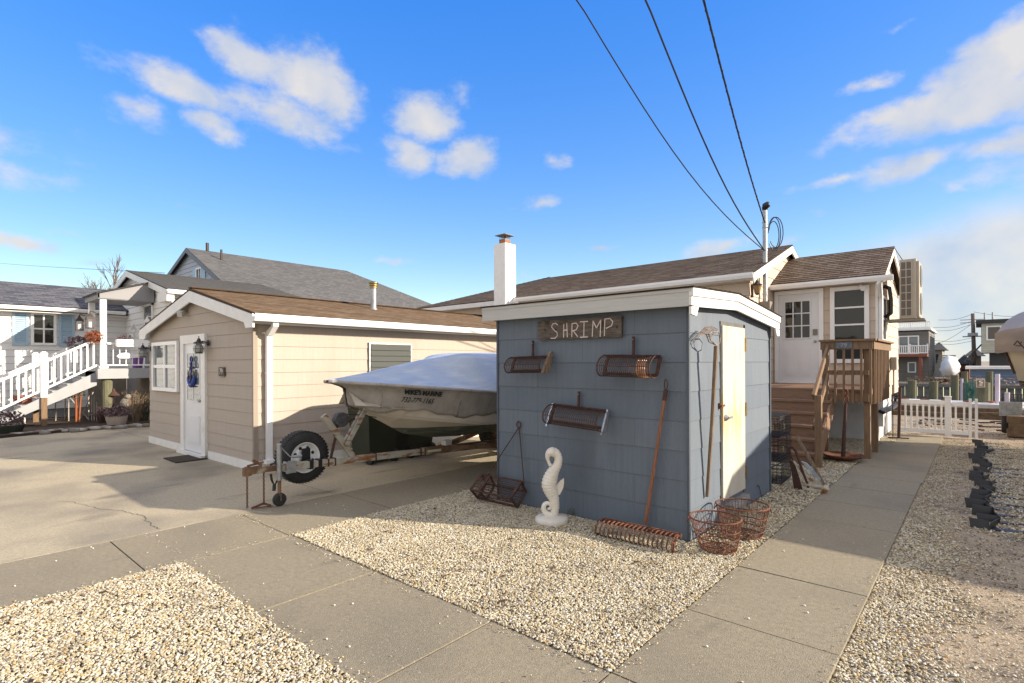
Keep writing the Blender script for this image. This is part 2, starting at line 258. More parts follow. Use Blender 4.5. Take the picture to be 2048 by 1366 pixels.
# ------------------------------------------------------------------ mesh builder
def V(*a): return Vector(a)
class MB:
    def __init__(s): s.v = []; s.f = []; s.uv = []; s.fm = []; s.m = 0
    def face(s, pts, uvs=None):
        i = len(s.v); s.v += [Vector(p) for p in pts]; s.f.append(tuple(range(i, i+len(pts)))); s.fm.append(s.m)
        s.uv.append(uvs if uvs else [(0, 0)]*len(pts))
    def add(s, vs, fs):
        i = len(s.v); s.v += [Vector(p) for p in vs]
        for f in fs: s.f.append(tuple(k+i for k in f)); s.uv.append([(0, 0)]*len(f)); s.fm.append(s.m)
    def hexa(s, p):  # 8 points: bottom 4 ccw, top 4 ccw
        s.add(p, [(3, 2, 1, 0), (4, 5, 6, 7), (0, 1, 5, 4), (1, 2, 6, 5), (2, 3, 7, 6), (3, 0, 4, 7)])
    def box(s, a, b, bev=0):
        x0, y0, z0 = (min(a[i], b[i]) for i in range(3)); x1, y1, z1 = (max(a[i], b[i]) for i in range(3))
        s.hexa([(x0, y0, z0), (x1, y0, z0), (x1, y1, z0), (x0, y1, z0), (x0, y0, z1), (x1, y0, z1), (x1, y1, z1), (x0, y1, z1)])
    def beam(s, p, q, w, h, up=(0, 0, 1)):
        p = Vector(p); q = Vector(q); d = (q-p).normalized(); up = Vector(up)
        sd = d.cross(up)
        if sd.length < 1e-4: sd = d.cross(Vector((1, 0, 0)))
        sd.normalize(); u = sd.cross(d).normalized(); a = sd*w/2; b = u*h/2
        s.hexa([p-a-b, p+a-b, q+a-b, q-a-b, p-a+b, p+a+b, q+a+b, q-a+b])
    def prism(s, poly, off):   # poly: list of 3D points, off: extrusion vector
        off = Vector(off); n = len(poly); P = [Vector(p) for p in poly]
        s.add(P + [p+off for p in P], [tuple(range(n-1, -1, -1)), tuple(range(n, 2*n))] + [(i, (i+1) % n, (i+1) % n+n, i+n) for i in range(n)])
    def tube(s, pts, r, n=6, closed=False, cap=True):
        P = [Vector(p) for p in pts]; m = len(P); rs = r if isinstance(r, (list, tuple)) else [r]*m
        rings = []; ref = None
        for i in range(m):
            if closed: t = P[(i+1) % m] - P[i-1]
            else: t = P[min(i+1, m-1)] - P[max(i-1, 0)]
            if t.length < 1e-9: t = Vector((0, 0, 1))
            t.normalize()
            if ref is None: ref = t.orthogonal().normalized()
            ref = (ref - t*ref.dot(t))
            if ref.length < 1e-6: ref = t.orthogonal()
            ref.normalize(); b = t.cross(ref)
            rings.append([P[i] + (ref*math.cos(2*PI*k/n) + b*math.sin(2*PI*k/n))*rs[i] for k in range(n)])
        vs = [p for rg in rings for p in rg]; fs = []
        for i in range(m if closed else m-1):
            j = (i+1) % m
            for k in range(n): fs.append((i*n+k, i*n+(k+1) % n, j*n+(k+1) % n, j*n+k))
        if cap and not closed: fs.append(tuple(range(n-1, -1, -1))); fs.append(tuple((m-1)*n+k for k in range(n)))
        s.add(vs, fs)
    def cyl(s, p, q, r0, r1=None, n=16): s.tube([p, q], [r0, r0 if r1 is None else r1], n)
    def lathe(s, c, prof, n=24, ax=(0, 0, 1), capb=True, capt=True):
        c = Vector(c); ax = Vector(ax).normalized(); a = ax.orthogonal().normalized(); b = ax.cross(a)
        vs = []; m = len(prof)
        for r, h in prof:
            for k in range(n): vs.append(c + ax*h + (a*math.cos(2*PI*k/n)+b*math.sin(2*PI*k/n))*r)
        fs = [(i*n+k, i*n+(k+1) % n, (i+1)*n+(k+1) % n, (i+1)*n+k) for i in range(m-1) for k in range(n)]
        if capb: fs.append(tuple(range(n-1, -1, -1)))
        if capt: fs.append(tuple((m-1)*n+k for k in range(n)))
        s.add(vs, fs)
    def ball(s, c, r, n=10, sq=(1, 1, 1)):
        c = Vector(c); vs = []; 
        for i in range(n//2+1):
            th = PI*i/(n//2)
            for k in range(n): vs.append(c + Vector((math.sin(th)*math.cos(2*PI*k/n)*sq[0], math.sin(th)*math.sin(2*PI*k/n)*sq[1], math.cos(th)*sq[2]))*r)
        s.add(vs, [(i*n+k, (i+1)*n+k, (i+1)*n+(k+1) % n, i*n+(k+1) % n) for i in range(n//2) for k in range(n)])
    def lap(s, O, S, T, N, poly, course, lip, t0=0.0, both=False):
        """overlapping courses on a planar polygon (list of (s,t)): each course stands proud at its lower edge"""
        O, S, T, N = Vector(O), Vector(S), Vector(T), Vector(N)
        ts = [p[1] for p in poly]; k = math.floor((min(ts)-t0)/course)
        while t0 + k*course < max(ts) - 1e-6:
            a = t0+k*course; b = a+course; k += 1
            q = clip(clip(poly, a, True), b, False)
            if len(q) < 3: continue
            def P(p, e=None):
                off = lip*(1-(p[1]-a)/course) if e is None else e
                return O + S*p[0] + T*p[1] + N*off
            s.face([P(p) for p in q], [(p[0], p[1]-t0) for p in q])
            low = [p for p in q if abs(p[1]-max(a, min(ts))) < 1e-5]
            if len(low) >= 2:
                l0 = min(low); l1 = max(low)
                s.face([P(l0, 0), P(l1, 0), P(l1), P(l0)], [(l0[0], l0[1]-t0+.001)]*4)
    def build_each(s, name, m, parent=None, smooth=False, local=False):
        par = list(range(len(s.v)))
        def find(a):
            while par[a] != a: par[a] = par[par[a]]; a = par[a]
            return a
        for f in s.f:
            for k in f[1:]: par[find(k)] = find(f[0])
        groups = {}
        for i, f in enumerate(s.f): groups.setdefault(find(f[0]), []).append(i)
        out = []
        for g in groups.values():
            b = MB(); mp = {}
            for i in g:
                for k in s.f[i]:
                    if k not in mp: mp[k] = len(b.v); b.v.append(s.v[k].copy())
                b.f.append(tuple(mp[k] for k in s.f[i])); b.uv.append(s.uv[i]); b.fm.append(s.fm[i])
            out.append(b.build(name, m, parent, smooth, local))
        return out
    def build(s, name, m, parent=None, smooth=False, local=False):
        me = bpy.data.meshes.new(name)
        vs = s.v
        if parent is not None and not local:
            inv = ORG[parent.name].inverted(); vs = [inv @ p for p in vs]
        me.from_pydata([tuple(p) for p in vs], [], s.f)
        uvl = me.uv_layers.new(name='UVMap'); flat = [c for u in s.uv for p in u for c in p]
        uvl.data.foreach_set('uv', flat)
        ms = m if isinstance(m, list) else [m]
        for x in ms: me.materials.append(x)
        if len(ms) > 1: me.polygons.foreach_set('material_index', s.fm)
        bm = bmesh.new(); bm.from_mesh(me)
        if smooth: bmesh.ops.remove_doubles(bm, verts=bm.verts, dist=1e-5)
        bm.to_mesh(me); bm.free()
        if smooth: me.polygons.foreach_set('use_smooth', [True]*len(me.polygons))
        me.update()
        o = bpy.data.objects.new(name, me); COL.objects.link(o)
        if parent is not None: o.parent = parent; ORG[o.name] = ORG[parent.name]
        else: ORG[o.name] = Matrix.Identity(4)
        return o
ORG = {}
def clip(poly, t, above):
    out = []; n = len(poly)
    for i in range(n):
        p = poly[i]; q = poly[(i+1) % n]
        ip = p[1] >= t-1e-9 if above else p[1] <= t+1e-9
        iq = q[1] >= t-1e-9 if above else q[1] <= t+1e-9
        if ip: out.append(p)
        if ip != iq:
            k = (t-p[1])/(q[1]-p[1]); out.append((p[0]+(q[0]-p[0])*k, t))
    r = []
    for p in out:
        if not r or abs(p[0]-r[-1][0])+abs(p[1]-r[-1][1]) > 1e-7: r.append(p)
    return r
def tag(o, label=None, cat=None, group=None, kind=None):
    if label: o['label'] = label
    if cat: o['category'] = cat
    if group: o['group'] = group
    if kind: o['kind'] = kind
    return o
def thing(name, label, cat, loc=(0, 0, 0), rz=0, group=None):
    o = bpy.data.objects.new(name, None); COL.objects.link(o); o.empty_display_size = .1
    o.location = loc; o.rotation_euler = (0, 0, rz)
    ORG[o.name] = Matrix.Translation(loc) @ Matrix.Rotation(rz, 4, 'Z')
    return tag(o, label, cat, group)
def copy_tree(o, parent=None):
    c = o.copy(); COL.objects.link(c); c.parent = parent
    for ch in list(o.children): copy_tree(ch, c)
    return c
def struct(name, mb, m, **k): return tag(mb.build(name, m, **k), kind='structure')
def text(s, size, m, name, parent, O, X, Y, depth=.004, center=True, shear=0, fn=None, bold=0):
    cu = bpy.data.curves.new('t', 'FONT'); cu.body = s; cu.size = size; cu.extrude = depth/2; cu.offset = bold; cu.shear = shear
    if center: cu.align_x = 'CENTER'; cu.align_y = 'CENTER'
    ob = bpy.data.objects.new('t', cu); COL.objects.link(ob)
    dg = bpy.context.evaluated_depsgraph_get(); me = bpy.data.meshes.new_from_object(ob.evaluated_get(dg))
    bpy.data.objects.remove(ob)
    O, X, Y = Vector(O), Vector(X).normalized(), Vector(Y).normalized(); Z = X.cross(Y)
    inv = ORG[parent.name].inverted() if parent else Matrix.Identity(4)
    for v in me.vertices:
        p = fn(v.co) if fn else O + X*v.co.x + Y*v.co.y + Z*v.co.z
        v.co = inv @ p
    me.materials.clear(); me.materials.append(m)
    for p in me.polygons: p.material_index = 0
    o = bpy.data.objects.new(name, me); COL.objects.link(o)
    if parent: o.parent = parent; ORG[o.name] = ORG[parent.name]
    return o
def smooth_path(pts, n=5):
    out = []
    for i in range(len(pts)-1):
        p0 = pts[max(i-1, 0)]; p1 = pts[i]; p2 = pts[i+1]; p3 = pts[min(i+2, len(pts)-1)]
        for k in range(n):
            t = k/n; out.append(tuple(.5*((2*b)+(-a+c)*t+(2*a-5*b+4*c-d)*t*t+(-a+3*b-3*c+d)*t**3) for a, b, c, d in zip(p0, p1, p2, p3)))
    out.append(pts[-1]); return out
UP = V(0, 0, 1); XX = V(1, 0, 0); YY = V(0, 1, 0)

# ================================================================== GROUND
YB = 21.5       # near edge of the lagoon
g = MB(); g.face([(-400, -200, -.03), (400, -200, -.03), (400, YB, -.03), (-400, YB, -.03)]); struct('ground', g, M_sand)
g = MB(); g.face([(-400, YB, -1.1), (400, YB, -1.1), (400, 53, -1.1), (-400, 53, -1.1)]); struct('water', g, M_water)
g = MB(); g.face([(-3000, 53.2, -.2), (3000, 53.2, -.2), (3000, 4000, -.2), (-3000, 4000, -.2)]); struct('far_ground', g, M_sand)

def slab(mb, x0, x1, y0, y1, t=.0, gap=.006):
    j = lambda: random.uniform(-.003, .003)
    a = [(x0+gap, y0+gap), (x1-gap, y0+gap), (x1-gap, y1-gap), (x0+gap, y1-gap)]
    tops = [(p[0], p[1], t+j()) for p in a]
    mb.hexa([(p[0], p[1], -.1) for p in a] + tops)
g = MB()
for x0, x1 in ((-60, -17.9), (-17.9, -13.3), (-13.3, -9.9), (-9.9, -6.12)):
    for y0, y1 in ((-40, -3), (-3, .2), (.2, 3.62), (3.62, 7.4), (7.4, 11.6)):
        if x0 < -17.9 and y1 > -3: continue
        if y0 >= 3.6 and x1 < -8: 
            if x1 <= -13.3: slab(g, x0, x1, y0, y1, 0, .004)
            continue
        slab(g, x0, x1, y0, y1, 0, .004 if x1 != -6.12 else .007)
struct('driveway', g, M_drive)
g = MB(); xs = (-6.12, -5.0)
for y0, y1 in ((-2.4, .1), (.1, 1.29), (1.29, 2.46), (2.46, 3.68), (3.68, 4.9), (4.9, 6.2), (6.2, 7.5), (7.5, 8.8), (8.8, 11.6)): slab(g, *xs, y0, y1)
for x0, x1 in ((-5.0, -3.62), (-3.62, -2.35), (-2.35, -1.48), (-1.48, -.58)): slab(g, x0, x1, 1.55, 2.49)
ys = [2.49, 3.46, 4.46, 5.38, 6.31, 7.25, 8.2, 9.12, 10.05, 11.0, 11.95, 12.9, 13.85, 14.9]
for a, b in zip(ys, ys[1:]): slab(g, -1.48, -.585+(.02 if a > 9 else 0), a, b)
slab(g, -2.0, -1.48, 5.3, 6.28); slab(g, -3.5, -1.48, 8.35, 9.75)
struct('sidewalk', g, M_conc)
g = MB()
for x0, x1, y0, y1 in ((-6.10, -5.02, -2.3, 11.5), (-5.02, -.60, 1.57, 2.47), (-1.46, -.60, 2.47, 14.8), (-1.98, -1.46, 5.32, 6.26)): g.face([(x0, y0, -.007), (x1, y0, -.007), (x1, y1, -.007), (x0, y1, -.007)])
g.face([(-17.8, -6, -.0075), (-6.10, -6, -.0075), (-6.10, 3.55, -.0075), (-17.8, 3.55, -.0075)]); g.face([(-8.3, 3.55, -.0075), (-6.10, 3.55, -.0075), (-6.10, 11.5, -.0075), (-8.3, 11.5, -.0075)])
struct('expansion_joint', g, M_crack)
# hairline crack in the driveway
g = MB(); pts = [(115, 1002), (150, 1004), (178, 1012), (205, 1018), (243, 1021), (262, 1027), (282, 1029), (293, 1038), (300, 1048), (311, 1054), (319, 1060)]
P = [ong(*p, .004) for p in pts]; Q = []
for a, b in zip(P, P[1:]):
    for k in range(4): Q.append(a.lerp(b, k/4) + V(random.uniform(-.02, .02), random.uniform(-.02, .02), 0))
for a, b in zip(Q, Q[1:]):
    w = random.uniform(.003, .007); d = (b-a).normalized(); n = V(-d.y, d.x, 0)*w/2
    g.face([a-n, a+n, b+n, b-n])
struct('driveway_crack', g, M_crack)

# gravel beds: base sheets + pebbles
g = MB()
beds = [(-5.0, -1.48, 2.49, 11.6, .006), (-5.0, 3.2, -2.0, 1.55, .005), (-5.0, -2.0, 5.0, 5.1, .006), (-3.6, -1.48, 9.75, 15.5, .0035)]
for x0, x1, y0, y1, z in beds: g.face([(x0, y0, z-.02), (x1, y0, z-.02), (x1, y1, z-.02), (x0, y1, z-.02)])
struct('gravel_base', g, M_gravb)

def pebble_mat():
    m = bpy.data.materials.new('pebbles'); m.use_nodes = True; nt = m.node_tree; N = nt.nodes; L = nt.links
    p = N['Principled BSDF']; p.inputs['Roughness'].default_value = .75
    at = N.new('ShaderNodeAttribute'); at.attribute_type = 'INSTANCER'; at.attribute_name = 'tint'
    cr = N.new('ShaderNodeValToRGB'); L.new(at.outputs['Fac'], cr.inputs[0]); cr.color_ramp.interpolation = 'CONSTANT'
    cols = [(0, (.53, .475, .34)), (.16, (.44, .37, .225)), (.30, (.61, .58, .49)), (.46, (.50, .43, .27)), (.58, (.42, .30, .14)), (.65, (.55, .515, .41)), (.79, (.31, .26, .18)), (.87, (.47, .36, .18)), (.92, (.20, .175, .15)), (.97, (.68, .66, .60))]
    e = cr.color_ramp.elements
    while len(e) > 1: e.remove(e[0])
    e[0].position = 0; e[0].color = (*cols[0][1], 1)
    for q, c in cols[1:]:
        k = e.new(q); k.color = (*c, 1)
    ge = N.new('ShaderNodeNewGeometry'); nz = N.new('ShaderNodeTexNoise'); nz.inputs['Scale'].default_value = 2.6; nz.inputs['Detail'].default_value = 7; nz.inputs['Roughness'].default_value = .65
    L.new(ge.outputs['Position'], nz.inputs['Vector']); mr = N.new('ShaderNodeMapRange'); L.new(nz.outputs[0], mr.inputs['Value']); mr.inputs['From Min'].default_value = .50; mr.inputs['From Max'].default_value = .72; mr.inputs['To Max'].default_value = .75
    mx = N.new('ShaderNodeMix'); mx.data_type = 'RGBA'; mx.blend_type = 'MULTIPLY'; L.new(mr.outputs[0], mx.inputs[0]); L.new(cr.outputs[0], mx.inputs[6]); mx.inputs[7].default_value = (.52, .49, .46, 1)
    L.new(mx.outputs[2], p.inputs['Base Color']); return m
M_peb = pebble_mat()
def pebbles(name, rects, density, smin, smax, seed, lift=0.0, label='', flat=.62, fade=None, thin=False, mt=None):
    """one 'stuff' object: points spread over the bed, a small stone on each (geometry nodes)"""
    pts = []
    rs = np.random.RandomState(seed)
    for (x0, x1, y0, y1) in rects:
        n = int((x1-x0)*(y1-y0)*density); pts.append(np.column_stack([rs.uniform(x0, x1, n), rs.uniform(y0, y1, n), rs.uniform(0, .010, n)+lift]))
    P = np.vstack(pts)
    def keep(p):
        x, y = p[:, 0], p[:, 1]
        k = ~((x > -4.42) & (x < -1.99) & (y > 4.75) & (y < 7.35))
        d = .7535*y - .657*x; r = .7538*x + .6575*y
        return k & (d > 1.7) & (np.abs(r/d) < 1.05)
    P = P[keep(P)]
    if fade:        # dense by the walk, thinning out in patches into the sand
        d_ = P[:, 0]-fade[0]; pt = .5+.5*np.sin(P[:, 0]*3.1+1.3*np.sin(P[:, 1]*2.2))*np.sin(P[:, 1]*2.7+P[:, 0]*1.7)
        w = np.clip(1.25-(d_+.10*np.sin(P[:, 1]*5))/fade[1], 0, 1)*np.clip(1.2-(P[:, 1]-4.6)*.30, .16, 1) + .03 + .20*pt**3
        P = P[rs.uniform(0, 1, len(P)) < w]
    if thin:
        lo = (P[:, 0] > -6.08) & (P[:, 0] < -.6) & (P[:, 1] > 1.64) & (P[:, 1] < 2.38)
        mid = (P[:, 0] > -4.9) & (P[:, 0] < -1.55)
        w = np.where(lo | ~mid, .12, 1.0); edge = (np.abs(P[:, 0]+1.46) < .07) | (np.abs(P[:, 1]-2.44) < .06) | (np.abs(P[:, 1]-1.58) < .05) | (np.abs(P[:, 0]+5.03) < .06) | (np.abs(P[:, 0]+.6) < .05)
        w = np.where(edge, 1.0, w*.25); P = P[rs.uniform(0, 1, len(P)) < w]
    me = bpy.data.meshes.new(name); me.vertices.add(len(P)); me.vertices.foreach_set('co', P.ravel()); me.update()
    o = bpy.data.objects.new(name, me); COL.objects.link(o)
    ng = bpy.data.node_groups.new(name, 'GeometryNodeTree')
    ng.interface.new_socket('Geometry', in_out='INPUT', socket_type='NodeSocketGeometry'); ng.interface.new_socket('Geometry', in_out='OUTPUT', socket_type='NodeSocketGeometry')
    N = ng.nodes; L = ng.links; gi = N.new('NodeGroupInput'); go = N.new('NodeGroupOutput')
    ico = N.new('GeometryNodeMeshIcoSphere'); ico.inputs['Subdivisions'].default_value = 2; ico.inputs['Radius'].default_value = .5
    sm = N.new('GeometryNodeSetMaterial'); sm.inputs['Material'].default_value = mt or M_peb; L.new(ico.outputs[0], sm.inputs[0])
    ss = N.new('GeometryNodeSetShadeSmooth'); L.new(sm.outputs[0], ss.inputs[0])
    iop = N.new('GeometryNodeInstanceOnPoints'); m2p = N.new('GeometryNodeMeshToPoints'); L.new(gi.outputs[0], m2p.inputs[0]); L.new(m2p.outputs[0], iop.inputs['Points']); L.new(ss.outputs[0], iop.inputs['Instance'])
    rv = N.new('FunctionNodeRandomValue'); rv.data_type = 'FLOAT_VECTOR'; rv.inputs[0].default_value = (-.5, -.5, 0); rv.inputs[1].default_value = (.5, .5, 2*PI); rv.inputs['Seed'].default_value = seed
    L.new(rv.outputs[0], iop.inputs['Rotation'])
    rf = N.new('FunctionNodeRandomValue'); rf.data_type = 'FLOAT_VECTOR'; rf.inputs[0].default_value = (.85, .55, .38); rf.inputs[1].default_value = (1.25, .9, flat); rf.inputs['Seed'].default_value = seed+1
    r1 = N.new('FunctionNodeRandomValue'); r1.data_type = 'FLOAT'; r1.inputs[2].default_value = smin; r1.inputs[3].default_value = smax; r1.inputs['Seed'].default_value = seed+2
    sc = N.new('ShaderNodeVectorMath'); sc.operation = 'SCALE'; L.new(rf.outputs[0], sc.inputs[0]); L.new(r1.outputs[1], sc.inputs['Scale'])
    L.new(sc.outputs[0], iop.inputs['Scale'])
    st = N.new('GeometryNodeStoreNamedAttribute'); st.data_type = 'FLOAT'; st.domain = 'INSTANCE'; st.inputs['Name'].default_value = 'tint'
    r2 = N.new('FunctionNodeRandomValue'); r2.data_type = 'FLOAT'; r2.inputs['Seed'].default_value = seed+3
    L.new(iop.outputs[0], st.inputs['Geometry']); L.new(r2.outputs[1], st.inputs['Value']); L.new(st.outputs[0], go.inputs[0])
    md = o.modifiers.new('stones', 'NODES'); md.node_group = ng
    return tag(o, label, 'gravel', kind='stuff')
pebbles('gravel', [(-5.0, -1.48, 2.49, 4.9)], 10500, .008, .0215, 11, 0, 'cream and tan gravel in front of and around the blue grey shed')
pebbles('gravel', [(-5.0, -1.9, -.9, 1.55)], 9000, .009, .023, 15, 0, 'cream pebble gravel in the bottom left corner of the yard')
pebbles('gravel', [(-5.0, -1.48, 4.9, 9.0), (-3.5, -1.5, 9.0, 13.3), (-2.2, -1.3, 13.3, 15.0)], 2800, .012, .026, 21, 0, 'pale gravel behind the shed and under the wooden stairs')
pebbles('gravel', [(-.585, 1.9, 2.2, 14.5)], 8500, .007, .022, 31, -.026, 'tan gravel spilling from the walk edge across the sandy yard on the right', fade=(-.585, .46))
pebbles('gravel', [(.02, 1.3, 6.9, 14.0)], 900, .010, .030, 45, -.026, 'coarse brown stones beside the black landscape edging')
pebbles('gravel', [(-1.52, -1.40, 2.5, 6.3), (-5.05, -4.95, 2.4, 4.4), (-5, -1.5, 2.40, 2.49), (-5, -2.3, 1.55, 1.62), (-5.07, -5.0, .3, 1.6), (-.62, -.56, 2.5, 7.0), (-6.1, -.6, 1.2, 6.0)], 330, .006, .014, 61, .004, 'single small stones kicked out of the beds onto the paving', thin=True)
pebbles('leaf_litter', [(-.55, 2.0, 4.8, 15.0), (-1.3, 2.0, 15.3, 19.5)], 230, .006, .022, 71, -.026, 'dark leaf and bark litter strewn over the sandy ground on the right', flat=.42, mt=mat('litter', (.17, .12, .08), (.10, .075, .05), 20, .95))
pebbles('leaf_litter', [(-4.9, -1.5, 2.5, 4.7), (-4.9, -2.0, .2, 1.5)], 55, .008, .020, 72, .004, 'brown bark bits and dead leaves lying on the cream gravel', flat=.42, mt=MATS['litter'])
# stray pebbles on the paving
g = MB()
for i in range(26):
    x = random.choice((random.uniform(-6.1, -5.0), random.uniform(-5, -1), random.uniform(-1.45, -.6))); y = random.uniform(.3, 3.4) if x < -5 else (random.uniform(1.6, 2.45) if x < -1.48 else random.uniform(2.5, 6))
    g.ball((x, y, .006), .009, 6, (1.2, .8, .6))
tag(g.build('stray_pebbles', M_seah, smooth=True), 'scattered white pebbles on the concrete paving', 'pebbles', kind='stuff')
# dry leaves and twigs on the gravel
g = MB()
for i in range(46):
    x = random.uniform(-4.9, -1.6); y = random.uniform(2.6, 4.4) if random.random() < .6 else random.uniform(.2, 1.4); a = random.uniform(0, PI); l = random.uniform(.015, .04)
    d = V(math.cos(a), math.sin(a), .1)*l; n = V(-math.sin(a), math.cos(a), .3)*l*.35; c = V(x, y, .022)
    g.face([c-d, c+n, c+d, c-n])
tag(g.build('dry_leaves', M_rustd), 'small brown dry leaves scattered over the gravel', 'leaves', kind='stuff')

# ================================================================== helpers for buildings
def wall_block(mb, poly, off): mb.prism(poly, off)
def pane_window(parent, O, S, T, w, h, cols, rows, frame=.06, depth=.04, mf=None, mg=None, name='window', bar=.025):
    """window in the plane O + s*S + t*T, outward normal S x T; O is its lower left corner"""
    O, S, T = Vector(O), Vector(S), Vector(T); N = S.cross(T); mf = mf or M_whitec; mg = mg or M_glass
    m = MB()
    def bar_(s0, s1, t0, t1, d0, d1):
        p = [O+S*a+T*b for a, b in ((s0, t0), (s1, t0), (s1, t1), (s0, t1))]
        m.prism([q+N*d0 for q in p], N*(d1-d0))
    bar_(0, frame, 0, h, 0, depth); bar_(w-frame, w, 0, h, 0, depth)
    bar_(frame, w-frame, 0, frame, 0, depth); bar_(frame, w-frame, h-frame, h, 0, depth)
    iw = w-2*frame; ih = h-2*frame
    for i in range(1, cols): x = frame+iw*i/cols; bar_(x-bar/2, x+bar/2, frame, h-frame, .012, depth-.01)
    for j in range(1, rows): y = frame+ih*j/rows; bar_(frame, w-frame, y-bar/2, y+bar/2, .012, depth-.012)
    f = m.build(name, mf, parent)
    m = MB(); p = [O+S*a+T*b+N*.008 for a, b in ((frame, frame), (w-frame, frame), (w-frame, h-frame), (frame, h-frame))]
    m.prism(p, N*.006)
    m.build('pane', mg, f)
    return f
def roof_plane(mb, p00, p10, p11, p01, course=.13, lip=.009, th=.03):
    """p00,p10 lower edge, p11,p01 upper edge"""
    p00, p10, p11, p01 = map(Vector, (p00, p10, p11, p01)); S = (p10-p00).normalized(); N = S.cross(p01-p00).normalized(); T = N.cross(S)
    poly = [((p-p00).dot(S), (p-p00).dot(T)) for p in (p00, p10, p11, p01)]
    mb.lap(p00, S, T, N, poly, course, lip)
    off = -N*th
    mb.prism([p - N*.001 for p in (p00, p10, p11, p01)], off)
def gutter(parent, p, q, out, name='gutter', m=None, w=.11, h=.11):
    p, q, out = Vector(p), Vector(q), Vector(out); mb = MB()
    prof = [(0, 0), (w*.75, 0), (w*.8, -.0), (w, h*.55), (w, h), (w-.012, h), (w-.012, h*.6), (w*.72, .012), (.012, .012), (.012, h), (0, h)]
    mb.prism([p + out*a + UP*b for a, b in prof], q-p); return mb.build(name, m or M_whitec, parent)
def lantern(name, label, loc, out, style='globe', group=None, hang=0):
    """wall lantern; loc = wall point of the backplate, out = unit vector away from the wall"""
    t = thing(name, label, 'lantern', loc, 0, group); L_ = Vector(loc); out = Vector(out)
    m = MB(); m.lathe(L_, [(.055, 0), (.055, .012), (.03, .03)], 16, out); m.tube([L_+out*.02, L_+out*.09+UP*.03, L_+out*.13+UP*.0], .011, 6); m.build('bracket', M_lant, t)
    c = L_+out*.15+UP*(-.02)
    m = MB(); m.lathe(c, [(.012, .10), (.03, .07), (.035, .045), (.085, .02), (.09, .008), (.03, 0)], 16, capb=False)
    m.tube([c+UP*.1+V(.018*math.cos(a), 0, .018*math.sin(a)+.018) for a in [i*PI/5 for i in range(11)]], .004, 5)
    m.build('cap', M_lant, t)
    m = MB(); m.lathe(c, [(.04, -.005), (.066, -.04), (.075, -.085), (.066, -.13), (.05, -.15)], 16); m.build('globe', M_globe, t, True)
    m = MB()
    for k in range(6):
        a = k*PI/3; m.tube([c+V(math.cos(a)*r, math.sin(a)*r, z) for r, z in ((.06, 0), (.078, -.045), (.085, -.085), (.076, -.13), (.06, -.155))], .003, 5)
    for r, z in ((.085, -.08), (.06, -.155)): m.tube([c+V(math.cos(a)*r, math.sin(a)*r, z) for a in [i*PI/8 for i in range(16)]], .0035, 5, True)
    m.lathe(c, [(.062, -.165), (.062, -.15)], 16); m.build('cage', M_lant, t)
    return t

# ================================================================== GARAGE (tan outbuilding)
GX, GY = -8.43, 3.6; grot = R(1.2)
gar = thing('garage', 'low tan sided outbuilding with brown shingle roof and white door, left of the boat', 'outbuilding', (GX, GY, 0), grot)
GL = 8.0; GW = 4.82; RX = -2.2; EZ = 2.40; RZ = 2.99; LX = -GW
def GB(): return MB()
m = GB()
wl = -GW; 
m.box((wl+.02, .02, .02), (-.02, GL, EZ-.05))
m.prism([(wl+.02, .02, EZ-.06), (-.02, .02, EZ-.06), (RX, .02, RZ-.08)], (0, GL-.04, 0))
gab = [(0, .12), (GW, .12), (GW, EZ-.04), (GW+RX, RZ-.05), (0, EZ-.04)]
m.lap((wl, 0, 0), XX, UP, -YY, [(p[0], p[1]) for p in gab], .2085, .009, .055)
m.lap((0, 0, 0), YY, UP, XX, [(0, .12), (GL, .12), (GL, EZ-.02), (0, EZ-.02)], .2085, .009, .055)
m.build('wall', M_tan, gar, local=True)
m = GB(); m.box((wl-.02, -.022, 0), (-3.02+.0, .0, .135)); m.box((-1.72, -.022, 0), (.02, .0, .135)); m.box((.0, .0, 0), (.022, GL, .135)); m.build('base_board', M_white, gar, local=True)
m = GB(); m.box((-.012, -.022, .12), (.03, -.0, EZ-.09)); m.box((.0, 0.0, .12), (.024, .05, EZ-.05)); m.build_each('corner_board', M_tan, gar, local=True)
m = GB(); oh = .13; ex = .30; el_ = -GW-.2
ez = EZ+.02; slope = (RZ-ez)/(ex-RX); lz = 2.40
roof_plane(m, (ex, -oh, ez), (ex, GL, ez), (RX, GL, RZ+.02), (RX, -oh, RZ+.02))
roof_plane(m, (el_, GL, lz), (el_, -oh, lz), (RX, -oh, RZ+.02), (RX, GL, RZ+.02))
m.build('roof', M_roofb, gar, local=True)
m = GB(); m.beam((RX, -oh, RZ+.035), (RX, GL, RZ+.035), .16, .018); m.build('ridge_cap', M_roofb, gar, local=True)
m = GB()
for (xa, za, xb, zb) in ((ex-.02, ez-.03, RX, RZ-.025), (el_+.02, lz-.03, RX, RZ-.025)):
    m.prism([(xa, -oh-.012, za), (xb, -oh-.012, zb), (xb, -oh-.012, zb-.20), (xa+(.42 if xa < -1 else -.30), -oh-.012, za-.10), (xa+(.34 if xa < -1 else -.24), -oh-.012, za-.19), (xa, -oh-.012, za-.19)], (0, .03, 0))
m.build('rake_fascia', M_white, gar, local=True)
m = GB(); m.box((.012, -oh+.03, EZ-.13), (ex-.05, GL, EZ-.105)); m.box((ex-.05, -oh+.02, EZ-.13), (ex-.022, GL, EZ-.01)); m.build('soffit', M_cream, gar, local=True)
gt = MB(); w_, h_ = .11, .11
prof = [(0, 0), (.08, 0), (.11, .06), (.11, .11), (.098, .11), (.098, .065), (.072, .012), (.012, .012), (.012, .11), (0, .11)]
gt.prism([(ex-.02+a, -oh-.02, EZ-.105+b) for a, b in prof], (0, GL, 0)); gt.build('gutter', M_whitec, gar, local=True)
